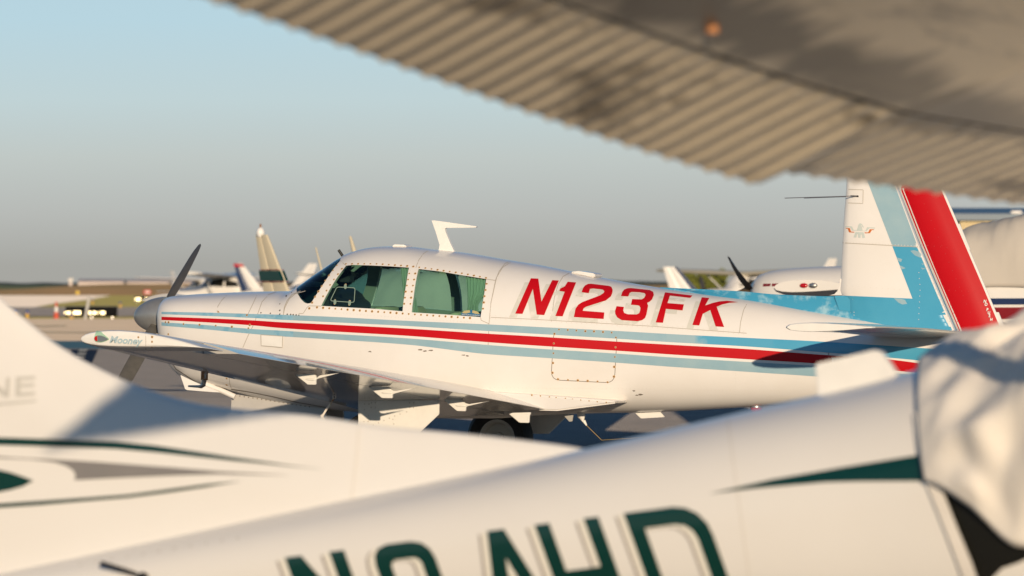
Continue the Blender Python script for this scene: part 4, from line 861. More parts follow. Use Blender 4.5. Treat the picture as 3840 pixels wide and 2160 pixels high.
# registration: green characters with a cream outline and a grey drop shadow
LET = [(1070, [[(0, 0), (62, 0), (166, 225), (166, 0), (222, 0), (222, 400), (160, 400), (56, 175), (56, 400), (0, 400)]]),
       (1386, [[(0, 70), (8, 35), (30, 10), (65, 0), (155, 0), (192, 10), (215, 35), (224, 70), (224, 330), (215, 365), (192, 390), (155, 400), (10, 400), (10, 344), (145, 344), (163, 334), (168, 318), (168, 232), (65, 232), (30, 222), (8, 195), (0, 155)], [(57, 80), (64, 66), (78, 60), (145, 60), (160, 66), (168, 80), (168, 172), (78, 172), (64, 166), (57, 150)]]),
       (1750, [[(78, 0), (142, 0), (242, 400), (182, 400), (164, 318), (64, 318), (44, 400), (-16, 400)], [(112, 105), (150, 262), (78, 262)]]),
       (2006, [[(0, 0), (56, 0), (56, 178), (184, 178), (184, 0), (240, 0), (240, 400), (184, 400), (184, 238), (56, 238), (56, 400), (0, 400)]]),
       (2340, [[(0, 0), (185, 0), (230, 10), (266, 35), (288, 75), (294, 120), (294, 290), (282, 345), (250, 385), (205, 400), (0, 400)], [(58, 64), (172, 64), (205, 73), (226, 95), (234, 125), (234, 285), (222, 320), (192, 338), (58, 338)]])]
OUTL = mat('cream_outline', (0.80, 0.76, 0.66), 0.4)
def lp(x0, lps, dx, dy): return [[(x0 + a + 0.36 * b + dx, 2091 - 0.131 * (x0 + a - 1076) + b + dy) for a, b in l] for l in lps]
for x0, lps in LET:
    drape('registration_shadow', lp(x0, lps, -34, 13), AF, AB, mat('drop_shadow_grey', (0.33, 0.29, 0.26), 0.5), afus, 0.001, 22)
    drape('registration_outline', lp(x0, lps, -24, 9), AF, AB, OUTL, afus, 0.0018, 22)
    drape('registration_outline', lp(x0, lps, -9, 3), AF, AB, OUTL, afus, 0.0024, 22)
    drape('registration_character', lp(x0, lps, 0, 0), AF, AB, GREEN, afus, 0.0034, 22)
drape('green_swoosh', [C6([(1480, 755), (1510, 912), (1100, 914), (900, 919), (520, 952), (240, 984), (600, 903), (1000, 834), (1395, 770)])], AF, AB, GREEN, afus, 0.002, 22)
bl = [AF.at(*p) for p in C6([(850, 248), (1195, 168), (1225, 185), (1345, 360), (1345, 420), (872, 500)])]; plate('blade_antenna', [(p.x, p.z) for p in bl], -0.018, 0.018, TRIMW, ar, 0.006)
a = AF.at(378, 2112, 0.22); b = AF.at(470, 2140, 0.20); c = AF.at(600, 2185, 0.15); tube('antenna_rod', [a, b, c], 0.008, BLACK, ar)
bm = bmesh.new(); bmesh.ops.create_uvsphere(bm, u_segments=12, v_segments=8, radius=0.02, matrix=Matrix.Translation(AF.at(535, 2168, 0.2))); bm_ob('antenna_mount', bm, BLACK, ar, 60)
drape('rear_side_window', [[(3505, 1806), (3600, 1845), (3700, 1915), (3790, 1985), (3870, 2055), (3900, 2070), (3820, 2110), (3760, 2130), (3700, 2190), (3630, 2200), (3580, 2020), (3540, 1900)]], AF, AB, DARKGL, afus, 0.003, 22)
SOFT = mat('soft_seam', (0.64, 0.60, 0.54), 0.6)
for sx in (2700,): line('panel_seam', [(sx, 1200), (sx + 20, 1500), (sx + 60, 1800), (sx + 110, 2160)], AF, AB, SOFT, afus, 4, 0.002, 20)
line('panel_seam', [(1350, 1560), (1340, 1700), (1320, 1880)], AF, AFB, SOFT, afin, 4, 0.004, 20)
rivets('rivet_rows', along([(300, 2118), (900, 2016)], 60), AF, AB, mat('dull_rivet', (0.5, 0.46, 0.4), 0.4), afus, 0.005)
line('tail_rivet_seam', [(0, 2146), (400, 2062), (900, 1958)], AF, AB, SEAMW, afus, 5, 0.002)
# wings: plain panel, corrugated flap and aileron
tX = lerp_tab([(0.4, -0.01), (2.34, 0.003), (2.341, 0.003), (5.3, -0.272), (5.7, -0.31)]); tZ = lambda y: 1.608 + (1.693 - 1.608) * (y - 0.5) / 1.84 if y <= 2.34 else 1.693 + (2.022 - 1.693) * (y - 2.34) / 2.96
def awing(y, sgn, pts):
    k = 1.0 if y < 2.34 else 1 - 0.22 * (y - 2.34) / 3.2
    return [Vector((tX(y) - c * k, sgn * y, tZ(y) + h * k)) for c, h in pts]
PAN = [(0.424, 0.174), (0.7, 0.27), (1.0, 0.365), (1.25, 0.43), (1.38, 0.455), (1.43, 0.475), (1.42, 0.505), (1.34, 0.53), (1.15, 0.535), (0.9, 0.49), (0.6, 0.385), (0.424, 0.30)]
PAN_IN = PAN
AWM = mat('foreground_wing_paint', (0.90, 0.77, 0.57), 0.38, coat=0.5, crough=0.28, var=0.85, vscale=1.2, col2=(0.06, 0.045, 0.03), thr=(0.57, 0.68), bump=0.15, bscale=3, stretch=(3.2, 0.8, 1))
def hinge_streaks(m):                               # uneven dark streaks mixed into the base colour along the hinge gap
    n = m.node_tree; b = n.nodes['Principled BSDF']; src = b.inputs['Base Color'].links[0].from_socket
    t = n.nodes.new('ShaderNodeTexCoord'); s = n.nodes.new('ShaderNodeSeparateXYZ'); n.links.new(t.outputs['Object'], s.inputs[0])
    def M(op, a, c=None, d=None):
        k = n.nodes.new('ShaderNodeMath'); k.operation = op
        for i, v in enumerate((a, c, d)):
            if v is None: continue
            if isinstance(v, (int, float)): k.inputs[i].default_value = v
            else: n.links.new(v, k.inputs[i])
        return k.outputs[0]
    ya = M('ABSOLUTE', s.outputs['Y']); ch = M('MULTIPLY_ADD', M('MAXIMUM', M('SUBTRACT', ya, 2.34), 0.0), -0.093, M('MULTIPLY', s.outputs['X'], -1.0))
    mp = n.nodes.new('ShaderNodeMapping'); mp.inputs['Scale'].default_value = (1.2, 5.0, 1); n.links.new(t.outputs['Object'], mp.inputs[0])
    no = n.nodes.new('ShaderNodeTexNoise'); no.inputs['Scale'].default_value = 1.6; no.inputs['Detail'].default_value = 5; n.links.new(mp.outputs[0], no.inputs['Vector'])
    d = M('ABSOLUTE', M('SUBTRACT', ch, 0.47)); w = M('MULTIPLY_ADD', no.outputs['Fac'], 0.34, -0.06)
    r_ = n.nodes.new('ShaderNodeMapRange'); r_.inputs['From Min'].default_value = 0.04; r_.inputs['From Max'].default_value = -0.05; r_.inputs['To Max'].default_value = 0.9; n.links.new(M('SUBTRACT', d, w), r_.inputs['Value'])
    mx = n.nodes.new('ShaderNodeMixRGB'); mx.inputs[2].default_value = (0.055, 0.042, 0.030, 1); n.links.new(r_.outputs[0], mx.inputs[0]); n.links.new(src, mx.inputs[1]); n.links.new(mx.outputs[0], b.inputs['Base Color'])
hinge_streaks(AWM)
def corr(name, y0, y1, sgn, droop=1.0):
    n = int((y1 - y0) / 0.114) * 8; R_ = []
    for i in range(n + 1):
        y = y0 + (y1 - y0) * i / n; ph = (i % 8) / 8.0; b_ = 0.011 * math.exp(-((ph - 0.5) / 0.16) ** 2)
        sec = [(0.0, -b_ * 0.9), (0.06, 0.022 - b_), (0.2, 0.086 - b_), (0.34, 0.148 - b_), (0.385, 0.166 - b_ * 0.6), (0.402, 0.1725), (0.402, 0.23), (0.38, 0.26), (0.3, 0.215 + b_), (0.15, 0.102 + b_), (0.0, 0.012 + b_ * 0.9)]
        R_.append(awing(y, sgn, [(c, 0.1725 + (h - 0.1725) * droop if j < 6 else h) for j, (c, h) in enumerate(sec)][:10] + [(0.0, 0.1725 * (1 - droop) + 0.014 + b_ * 0.9)]))
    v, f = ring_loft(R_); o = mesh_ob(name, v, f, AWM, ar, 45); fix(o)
for sgn in (1, -1):
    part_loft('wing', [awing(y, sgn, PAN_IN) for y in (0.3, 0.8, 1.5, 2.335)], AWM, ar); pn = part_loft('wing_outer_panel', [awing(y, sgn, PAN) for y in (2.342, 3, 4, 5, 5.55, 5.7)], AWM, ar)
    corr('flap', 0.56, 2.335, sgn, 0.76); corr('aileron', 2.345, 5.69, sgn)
    part_loft('wing_tip', [awing(5.702, sgn, PAN), [p * 1.0 + Vector((0, sgn * 0.06, 0)) for p in awing(5.70, sgn, [(0.75 + (c - 0.75) * 0.9, 0.25 + (h - 0.25) * 0.75) for c, h in PAN])], [p + Vector((0, sgn * 0.1, 0)) for p in awing(5.70, sgn, [(0.75 + (c - 0.75) * 0.7, 0.25 + (h - 0.25) * 0.4) for c, h in PAN])]], TRIMW, ar)
    s0, s1 = Vector((-0.85, sgn * 2.4, 1.86)), Vector((-0.75, sgn * 0.5, 0.55)); bm = bmesh.new(); rr = []
    for p in (s0, s1): rr.append([bm.verts.new(p + Vector((0.07 * math.cos(6.283 * k / 12), 0, 0.025 * math.sin(6.283 * k / 12)))) for k in range(12)])
    for k in range(12): bm.faces.new((rr[0][k], rr[0][(k + 1) % 12], rr[1][(k + 1) % 12], rr[1][k]))
    bm_ob('wing_strut', bm, TRIMW, ar, 50)
    if sgn == 1: AWB = bvh_of(pn)
p = AF.hit(AWB, 2672, 105)
if p[0] is not None:
    tube('tie_down_ring', [p[0] + Vector((0, 0, 0.02)), p[0] + Vector((0, 0, -0.012))], 0.015, mat('orange_cap', (0.45, 0.19, 0.07), 0.6), ar)
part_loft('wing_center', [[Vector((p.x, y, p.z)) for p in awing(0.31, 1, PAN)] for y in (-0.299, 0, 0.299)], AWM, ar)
bm = bmesh.new(); bmesh.ops.create_cone(bm, cap_ends=True, segments=24, radius1=0.17, radius2=0.02, depth=0.3, matrix=Matrix.Translation((-3.34, 0, 0.9)) @ Matrix.Rotation(R(-90), 4, 'Y')); bm_ob('spinner', bm, WHITE2, ar, 60)
for sgn in (1, -1):
    d_ = Vector((0, math.sin(R(70)), math.cos(R(70)))) * sgn; per = Vector((1, 0, 0)).cross(d_); R_ = []
    for q, ch in ((0.1, 0.08), (0.3, 0.14), (0.6, 0.16), (0.9, 0.12), (1.0, 0.06)):
        tw = R(60 - 30 * q); cd = per * math.cos(tw) + Vector((math.sin(tw), 0, 0)); nd = d_.cross(cd); c = Vector((-3.28, 0, 0.9)) + d_ * (0.88 * q); R_.append([c + cd * ch * a_ + nd * b_ for a_, b_ in ((-0.5, 0), (0, 0.012), (0.5, 0), (0, -0.012))])
    part_loft('propeller_blade', R_, PROPM, ar)
# stabilizer and undercarriage (out of the frame, they carry the aircraft)
for sgn in (1, -1):
    part_loft('stabilizer', [[Vector((4.25 + k * 0.2 + c * (0.85 - 0.3 * k), sgn * y, 0.46 + h)) for c, h in ((0, 0), (0.1, 0.03), (0.4, 0.045), (1, 0.005), (1, -0.005), (0.4, -0.03), (0.1, -0.02))] for y, k in ((0.06, 0), (1.55, 1))], WHITE2, ar)
def simple_wheel(x, y, r_, w, parent):
    bm = bmesh.new(); bmesh.ops.create_cone(bm, cap_ends=True, segments=24, radius1=r_, radius2=r_, depth=w, matrix=Matrix.Translation((x, y, r_)) @ Matrix.Rotation(R(90), 4, 'X'))
    bmesh.ops.bevel(bm, geom=[e for e in bm.edges if e.calc_face_angle(0) > 1], offset=w * 0.28, segments=3, affect='EDGES'); o = bm_ob('wheel', bm, RUBBER, parent, 40)
    bm = bmesh.new(); bmesh.ops.create_cone(bm, cap_ends=True, segments=16, radius1=r_ * 0.5, radius2=r_ * 0.5, depth=w * 1.04, matrix=Matrix.Translation((x, y, r_)) @ Matrix.Rotation(R(90), 4, 'X')); bm_ob('rim', bm, BWHITE, o, 40)
for s in (1, -1): simple_wheel(-0.6, s * 1.25, 0.21, 0.15, ar); tube('gear_leg', [(-0.6, s * 0.4, 0.5), (-0.6, s * 1.22, 0.22)], 0.03, TRIMW, ar)
simple_wheel(-2.5, 0, 0.18, 0.13, ar); tube('nose_gear_leg', [(-2.45, 0, 0.6), (-2.5, 0.09, 0.18)], 0.03, TRIMW, ar)
# canvas cabin cover over it
cv = empty('cabin_cover', AO, R(150), 'wrinkled pale canvas cover draped over the foreground airplane cabin', 'cover')
ct = [AF.at(3436, 1396), AF.at(3475, 1362), AF.at(3530, 1322), AF.at(3600, 1286), AF.at(3700, 1248), AF.at(3780, 1226), AF.at(3840, 1211), AF.at(3950, 1190)]
cT = lerp_tab([(-1.7, 1.58), (-1.45, 1.76), (-1.1, 1.985), (-0.6, 1.985), (-0.25, 1.77)] + [(p.x, p.z) for p in ct[::-1]])
cW = lambda x: aW(x) + 0.035 + 0.04 * max(0, 0.6 - x)
hemz = lerp_tab([(-1.6, 0.62), (AF.at(3840, 2045, 0.5).x, AF.at(3840, 2045, 0.5).z), (AF.at(3680, 1890, 0.48).x, AF.at(3680, 1890, 0.48).z), (AF.at(3505, 1800, 0.46).x, AF.at(3505, 1800, 0.46).z), (1.2, AF.at(3505, 1800, 0.46).z + 0.03)])
fxe = lerp_tab([(0.0, AF.at(3440, 1394).x), (0.35, AF.at(3440, 1450, 0.25).x), (0.6, AF.at(3434, 1560, 0.40).x), (0.8, AF.at(3458, 1690, 0.46).x), (1.0, AF.at(3505, 1805, 0.47).x)]); V, Fc = [], []; NT, NJ = 110, 90
for i in range(NT + 1):
    t = i / NT
    for j in range(NJ + 1):
        u = j / NJ; ang = abs(u - 0.5) * 2                     # 0 on the ridge, 1 at the hem
        xed = fxe(ang); x = xed + (-1.6 - xed) * t ** 1.15
        top, w = cT(x), cW(x); zc_ = aB(x) + (aT(x) - aB(x)) * 0.52; hz_ = hemz(x)
        ph = math.asin(max(-0.95, min(0.95, (hz_ - zc_) / (top - zc_ if hz_ > zc_ else zc_ - aB(x)))))
        a_ = (math.pi / 2 - ph) * ang; s_, c_ = math.cos(a_), math.sin(a_) * (1 if u < 0.5 else -1)
        fo_ = 0.075 * noise.noise((x * 3.6 + ang * 2.4, ang * 2.6 - x * 1.6, 1.0 + (u > .5))) + 0.10 * (0.35 - abs(noise.noise((x * 5.5 - ang * 3.5, ang * 1.6 + x * 2.2, 4.0)))) + 0.030 * noise.noise((x * 11 - ang * 4, ang * 6 + x * 3, 9)) + 0.010 * math.sin((x * 9 + ang * 11) + 3 * noise.noise((x * 2, ang * 2, 7)))
        fo_ *= min(1, t * 7) * min(1, (1 - ang) * 9 + 0.25)
        V.append((x, c_ ** 1 * (w + fo_) if True else 0, zc_ + s_ * (top - zc_ + fo_) if s_ >= 0 else zc_ + s_ * (zc_ - aB(x))))
for i in range(NT):
    for j in range(NJ): a = i * (NJ + 1) + j; Fc.append((a, a + 1, a + NJ + 2, a + NJ + 1))
cov = mesh_ob('cover_cloth', V, Fc, CANVAS, cv, 70); fix(cov)
sol = cov.modifiers.new('thick', 'SOLIDIFY'); sol.thickness = 0.006; sol.offset = 1
drape('cover_strap', [[(3440, 1560), (3475, 1560), (3500, 1690), (3545, 1830), (3610, 1990), (3660, 2110), (3690, 2200), (3640, 2200), (3610, 2120), (3560, 1990), (3495, 1830), (3455, 1690)]], AF, AB, CANVAS, cv, 0.02, 22)

# ------------------------------------------------------------------ other parked aircraft
def light_plane(name, label, pos, rz, high=False, base=BWHITE, fin_m=None, rud_m=None, stripes=(), zoff=0.0, sc_=1.0, prop_a=20.0, cover=None, spin=None, fin_h=None, group='parked airplanes in the background', wing_m=None, finbands=(), dihedral=None, tip_light=False, cover_span=(1.5, 4.6), fin_k=1.0, ctop=None, wt=0.13, fold=1.0, le_m=None, nose_long=0.0):
    o = empty(name, (pos[0], pos[1], 0), rz, label, 'airplane', group)
    if high: tab = [(0.22, 1.22, 0.92, 0.16), (0.34, 1.36, 0.78, 0.34), (0.8, 1.40, 0.68, 0.46), (1.45, 1.46, 0.62, 0.50), (2.05, 2.02, 0.6, 0.53), (2.6, 2.12, 0.6, 0.55), (3.4, 2.08, 0.62, 0.54), (4.3, 1.62, 0.72, 0.42), (5.6, 1.42, 0.88, 0.26), (7.2, 1.28, 1.06, 0.08), (7.6, 1.22, 1.1, 0.03)]
    else: tab = [(0.22, 1.30, 1.02, 0.15), (0.34, 1.40, 0.86, 0.32), (0.8, 1.46, 0.72, 0.45), (1.5, 1.50, 0.64, 0.50), (2.1, 1.85, 0.60, 0.54), (2.6, 1.97, 0.60, 0.56), (3.2, 1.95, 0.60, 0.56), (4.2, 1.66, 0.66, 0.46), (5.4, 1.43, 0.80, 0.30), (6.6, 1.30, 0.98, 0.12), (7.1, 1.24, 1.05, 0.03)]
    tab = [(t[0] + (nose_long if t[0] >= 1.5 else 0),) + t[1:] for t in tab if not (nose_long and t[0] > 7)]
    T, B, W = [lerp_tab([(t[0] * sc_, (t[k] + zoff if k < 3 else t[k]) * sc_) for t in tab]) for k in (1, 2, 3)]
    x0, x1 = tab[0][0] * sc_, tab[-1][0] * sc_
    v, f = ring_loft([section(x, T(x), B(x), W(x), B(x) + (T(x) - B(x)) * 0.5, 2.3, 2.5, 32) for x in [x0 + (x1 - x0) * (i / 44) ** 1.15 for i in range(45)]])
    fu = mesh_ob('fuselage', v, f, base, o, 45); fix(fu); bv = bvh_of(fu)
    def patch(nm, pts, m, side, off=0.004):
        bm = bmesh.new(); vs_ = [bm.verts.new((x, 0, z)) for x, z in pts]; bm.faces.new(vs_); bmesh.ops.triangulate(bm, faces=bm.faces[:])
        for _ in range(4):
            es = [e for e in bm.edges if e.calc_length() > 0.14]
            if not es: break
            bmesh.ops.subdivide_edges(bm, edges=es, cuts=1); bmesh.ops.triangulate(bm, faces=[q for q in bm.faces if len(q.verts) > 3])
        dead = []
        for w in bm.verts:
            h = bv.ray_cast(Vector((w.co.x, side * 3, w.co.z)), Vector((0, -side, 0)))
            if h[0] is None: dead.append(w)
            else: w.co = h[0] + Vector((0, side * off, 0))
        bmesh.ops.delete(bm, geom=dead, context='VERTS'); bm_ob(nm, bm, m, fu, 60)
    S = lambda pts: [(x * sc_, (z + zoff) * sc_) for x, z in pts]
    for side in (1, -1):
        if high: patch('side_window', S([(2.1, 1.52), (2.35, 1.88), (2.95, 1.92), (2.95, 1.5)]), DARKGL, side); patch('side_window', S([(3.05, 1.5), (3.05, 1.92), (3.7, 1.72), (3.8, 1.5)]), DARKGL, side)
        else: patch('side_window', S([(2.0, 1.50), (2.3, 1.80), (2.8, 1.84), (2.8, 1.48)]), DARKGL, side); patch('side_window', S([(2.9, 1.48), (2.9, 1.84), (3.6, 1.70), (3.7, 1.46)]), DARKGL, side)
        patch('windscreen', S([(1.55, 1.5), (1.9, 1.74), (2.0, 1.86), (2.2, 1.8), (1.95, 1.5)]), DARKGL, side)
        for za, zb_, m in stripes: patch('stripe', S([(0.3, za), (1.4, za + 0.02), (4, za + 0.03), (6.9, za + 0.06), (6.9, zb_ + 0.07), (4, zb_ + 0.03), (1.4, zb_ + 0.02), (0.3, zb_)]), m, side, 0.003)
    # wings
    dih = (0.03 if high else 0.105) if dihedral is None else dihedral; zw = (2.03 if high else 0.70) + zoff; half = 5.4 if high else 5.1; lx = 2.0 if high else 1.95; wm = wing_m or base
    for s in (1, -1):
        R_ = []
        for y in (0.3 if not high else 0.0, 2.4, half - 0.15, half):
            q = max(0, (y - 2.4) / (half - 2.4)) if high else y / half; ch = (1.6 - 0.45 * q) if high else (1.75 - 0.7 * q); k = 0.9 if y == half else 1
            R_.append([Vector(((lx + (0.1 if high else 0.05) * q + ch * (0.45 + (c - 0.45) * k)) * sc_, s * y * sc_, (zw + y * dih + h * ch * k) * sc_)) for c, h in foil(0, 1, wt, 0.02, 10)])
        part_loft('wing', R_, wm, o)
        R_ = [[Vector(((6.1 + 0.1 * q + c * (0.9 - 0.3 * q) + (0.35 if high else 0)) * sc_, s * y * sc_, ((1.16 if high else 1.16) + zoff + h) * sc_)) for c, h in foil(0, 1, 0.08, 0, 6)] for y, q in ((0.05, 0), (1.6, 1))]
        part_loft('stabilizer', R_, wm, o)
        simple_wheel(2.55 * sc_, s * 1.35 * sc_, 0.2 * sc_, 0.14, o); tube('gear_leg', [(2.55 * sc_, s * (0.45 if high else 1.35) * sc_, 0.75 * sc_), (2.55 * sc_, s * 1.28 * sc_, 0.2 * sc_)], 0.03, base, o)
        if high: tube('wing_strut', [(2.5 * sc_, s * 0.5 * sc_, 0.72 * sc_), (2.5 * sc_, s * 2.5 * sc_, (zw + 0.02) * sc_)], 0.035, base, o, 8)
        if tip_light and s == -1:
            for nm, m, r_, dx in (('tip_light', REDL, 0.032, 0), ('tip_lamp_body', STEEL, 0.035, 0.10)):
                bm = bmesh.new(); bmesh.ops.create_uvsphere(bm, u_segments=12, v_segments=8, radius=r_, matrix=Matrix.Translation(((lx + 0.42 + dx) * sc_, s * (half + 0.01) * sc_, (zw + half * dih + 0.02) * sc_)) @ Matrix.Diagonal((1.4, 0.6, 0.8, 1))); bm_ob(nm, bm, m, o, 60)
    simple_wheel(0.75 * sc_, 0, 0.17 * sc_, 0.12, o); tube('nose_gear_leg', [(0.8 * sc_, 0, (0.85 + zoff) * sc_), (0.75 * sc_, 0.09, 0.17 * sc_)], 0.03, base, o)
    # fin and rudder
    fh = (fin_h or (2.72 if high else 2.3)) + zoff
    xb_ = 7.45 if high else 6.85; zbf = 1.15 + zoff; sw = 0.62 if high else 0.42
    def F_(nm, fa, fb, m, dors):
        R_ = []
        for i in range(13):
            q = i / 12; z = zbf + (fh - zbf) * q; le = xb_ - 1.25 * fin_k + (0.63 * fin_k + sw) * q - (0.9 * fin_k * max(0, 1 - q / 0.22) ** 2 if dors else 0); te = xb_ + sw * q * 0.75
            a_, b_ = le + (te - le) * fa, le + (te - le) * fb; th = 0.05 * (1 - 0.4 * q)
            R_.append([Vector(((a_ + (b_ - a_) * x) * sc_, y * th * sc_, z * sc_)) for x, y in ((0, 0.1), (0.1, 0.7), (0.4, 1), (1, 0.7), (1, -0.7), (0.4, -1), (0.1, -0.7), (0, -0.1))])
        return part_loft(nm, R_, m, o)
    F_('tail_fin', 0.2 if le_m else 0, 0.56, fin_m or base, True); le_m and F_('fin_edge', 0, 0.198, le_m, True); F_('rudder', 0.575, 1.0, rud_m or fin_m or base, False)
    for q0, q1, m in finbands:
        R_ = []
        for q in (q0, q1):
            z = zbf + (fh - zbf) * q; le = xb_ - 1.25 * fin_k + (0.63 * fin_k + sw) * q; te = xb_ + sw * q * 0.75; R_.append([Vector(((le + 0.01) * sc_, -0.062 * sc_, z * sc_)), Vector(((te + 0.005) * sc_, -0.062 * sc_, z * sc_)), Vector(((te + 0.005) * sc_, 0.062 * sc_, z * sc_)), Vector(((le + 0.01) * sc_, 0.062 * sc_, z * sc_))])
        part_loft('fin_band', R_, m, o)
    # propeller
    zp = (1.07 if high else 1.16) + zoff
    bm = bmesh.new(); bmesh.ops.create_cone(bm, cap_ends=True, segments=20, radius1=0.15 * sc_, radius2=0.02, depth=0.25 * sc_, matrix=Matrix.Translation((0.12 * sc_, 0, zp * sc_)) @ Matrix.Rotation(R(-90), 4, 'Y')); bm_ob('spinner', bm, spin or base, o, 60)
    for s in (1, -1):
        d_ = Vector((0, math.sin(R(prop_a)), math.cos(R(prop_a)))) * s; per = Vector((1, 0, 0)).cross(d_); R_ = []
        for q in (0.1, 0.3, 0.6, 0.9, 1.0):
            ch = {0.1: 0.11, 0.3: 0.19, 0.6: 0.21, 0.9: 0.16, 1.0: 0.07}[q]; tw = R(72 - 34 * q); cd = per * math.cos(tw) + Vector((math.sin(tw), 0, 0)); nd = d_.cross(cd); c = Vector((0.2, 0, zp)) + d_ * (0.95 * q)
            R_.append([(c + cd * ch * a_ + nd * b_) * sc_ for a_, b_ in ((-0.5, 0), (0, 0.012), (0.5, 0), (0, -0.012))])
        part_loft('propeller_blade', R_, BLACK, o)
    if cover:
        c = empty('cabin_cover', (pos[0], pos[1], 0), rz, cover, 'cover'); V, Fc = [], []; NT, NJ = 70, 50; cs0, cs1 = cover_span
        for i in range(NT + 1):
            x = (cs0 + (cs1 - cs0) * i / NT) * sc_
            for j in range(NJ + 1):
                a_ = math.pi * (j / NJ) * 1.06 - 0.03 * math.pi; zc_ = B(x) + (T(x) - B(x)) * 0.52; n_ = fold * (0.02 * noise.noise((x * 4, a_ * 1.2, pos[0])) + 0.016 * abs(noise.noise((x * 9, a_ * 1.5 + x, 5))))
                n_ *= min(1, (0.3 + math.sin(a_) * 1.0)); k = min(1, min(i, NT - i) / 4)
                V.append((x, math.copysign(abs(math.cos(a_)) ** 0.87, math.cos(a_)) * (W(x) + 0.03 + n_ * k), zc_ + (math.sin(a_) if math.sin(a_) < 0 else math.sin(a_) ** 0.87) * ((ctop(x / sc_) * sc_ if ctop else T(x) + 0.05 + 0.06 * math.sin(math.pi * i / NT)) - zc_ + n_ * k)))
        for i in range(NT):
            for j in range(NJ): q = i * (NJ + 1) + j; Fc.append((q, q + 1, q + NJ + 2, q + NJ + 1))
        m_ = mesh_ob('cover_cloth', V, Fc, CANVAS2, c, 70); fix(m_); sd = m_.modifiers.new('thick', 'SOLIDIFY'); sd.thickness = 0.008; sd.offset = 1
    return o
def nose_for(px, d, x_loc, rz):            # nose position that puts the local station x_loc at column px, distance d
    return ((px - 1920) / F * d - math.cos(rz) * x_loc, d - math.sin(rz) * x_loc)
NL = R(-20)
# neighbour on the right: nose left, canvas cover over the cabin
p9 = light_plane('low_wing_airplane', 'white low-wing airplane with navy and maroon bands parked behind the striped tail fin', nose_for(2790, 64, 0.1, NL), NL, stripes=[(1.02, 1.09, NAVY), (0.86, 0.99, MAROON), (1.245, 1.275, MAROON)], zoff=0.20, prop_a=-65, spin=mat('spinner_bronze', (0.30, 0.17, 0.07), 0.35, metal=0.6), cover='smooth beige canvas cover over the cabin of the airplane behind the striped tail fin', tip_light=True, cover_span=(2.0, 5.9), fold=2.2, nose_long=0.6, ctop=lerp_tab([(1.9, 1.73), (2.3, 1.86), (2.6, 2.05), (3.0, 2.18), (3.4, 2.24), (4.2, 2.22), (5.0, 1.95), (6.0, 1.72)]))
# tan-finned aircraft on the left, nose right and towards us
a1 = R(180 - 51)
p1 = light_plane('low_wing_airplane', 'low-wing airplane with a cream fin and green band, its pale wing beside the black propeller', nose_for(1003, 78, 6.2, a1), a1, fin_m=TANP, rud_m=TANP, fin_h=2.40, fin_k=0.62, sc_=0.9, wt=0.17, dihedral=0.14, ctop=lerp_tab([(1.2, 1.5), (1.6, 1.62), (2.4, 1.90), (3.0, 1.92), (3.8, 1.88), (4.6, 1.86), (5.2, 1.72), (5.9, 1.46), (6.2, 1.38)]), prop_a=88, cover='pale canvas cover over the airplane with the cream fin', finbands=[(0.44, 0.56, GREEN), (0.425, 0.432, MAROON), (0.57, 0.577, MAROON)], cover_span=(1.3, 6.1))
bpos = Vector((6.36, 0, 2.19)); bm = bmesh.new(); bmesh.ops.create_uvsphere(bm, u_segments=12, v_segments=8, radius=0.06, matrix=Matrix.Translation(bpos) @ Matrix.Diagonal((1, 1, 1.3, 1))); bm_ob('beacon', bm, TRIMW, p1, 60)
tube('beacon_tip', [bpos, bpos + Vector((0, 0, 0.12))], [0.025, 0.012], mat('beacon_brown', (0.25, 0.12, 0.06), 0.5), p1, 8)
tube('antenna_blade', [(4.0, 0.1, 1.66), (4.2, 0.1, 2.12)], [0.05, 0.018], TANP, p1, 8)
tube('antenna_whip', [(4.9, 0, 1.5), (5.1, 0, 1.98)], [0.02, 0.01], TANP, p1, 8)
# far aircraft
a2 = R(168)
light_plane('high_wing_airplane', 'far white airplane whose rudder is navy with a red top, beside the cream fin', nose_for(905, 300, 7.5, a2), a2, high=True, rud_m=NAVY, finbands=[(0.9, 0.985, RED)])
light_plane('high_wing_airplane', 'far white airplane with a plain white fin seen right of the cream fin', nose_for(1160, 300, 7.5, R(-12)), R(-12), high=True)
light_plane('high_wing_airplane', 'far high-wing airplane whose pale wing shows behind the black propeller tip', nose_for(760, 420, 2.6, R(120)), R(120), high=True)
light_plane('high_wing_airplane', 'far white airplane with a navy-edged fin above the dorsal fillet', nose_for(2506, 200, 6.15, a2), a2, high=True, fin_k=1.25, sc_=0.8, le_m=NAVY)
light_plane('high_wing_airplane', 'far high-wing airplane parked in front of the green tree, wing tips navy', nose_for(2800, 245, 2.6, R(40)), R(40), high=True, wing_m=TANP)

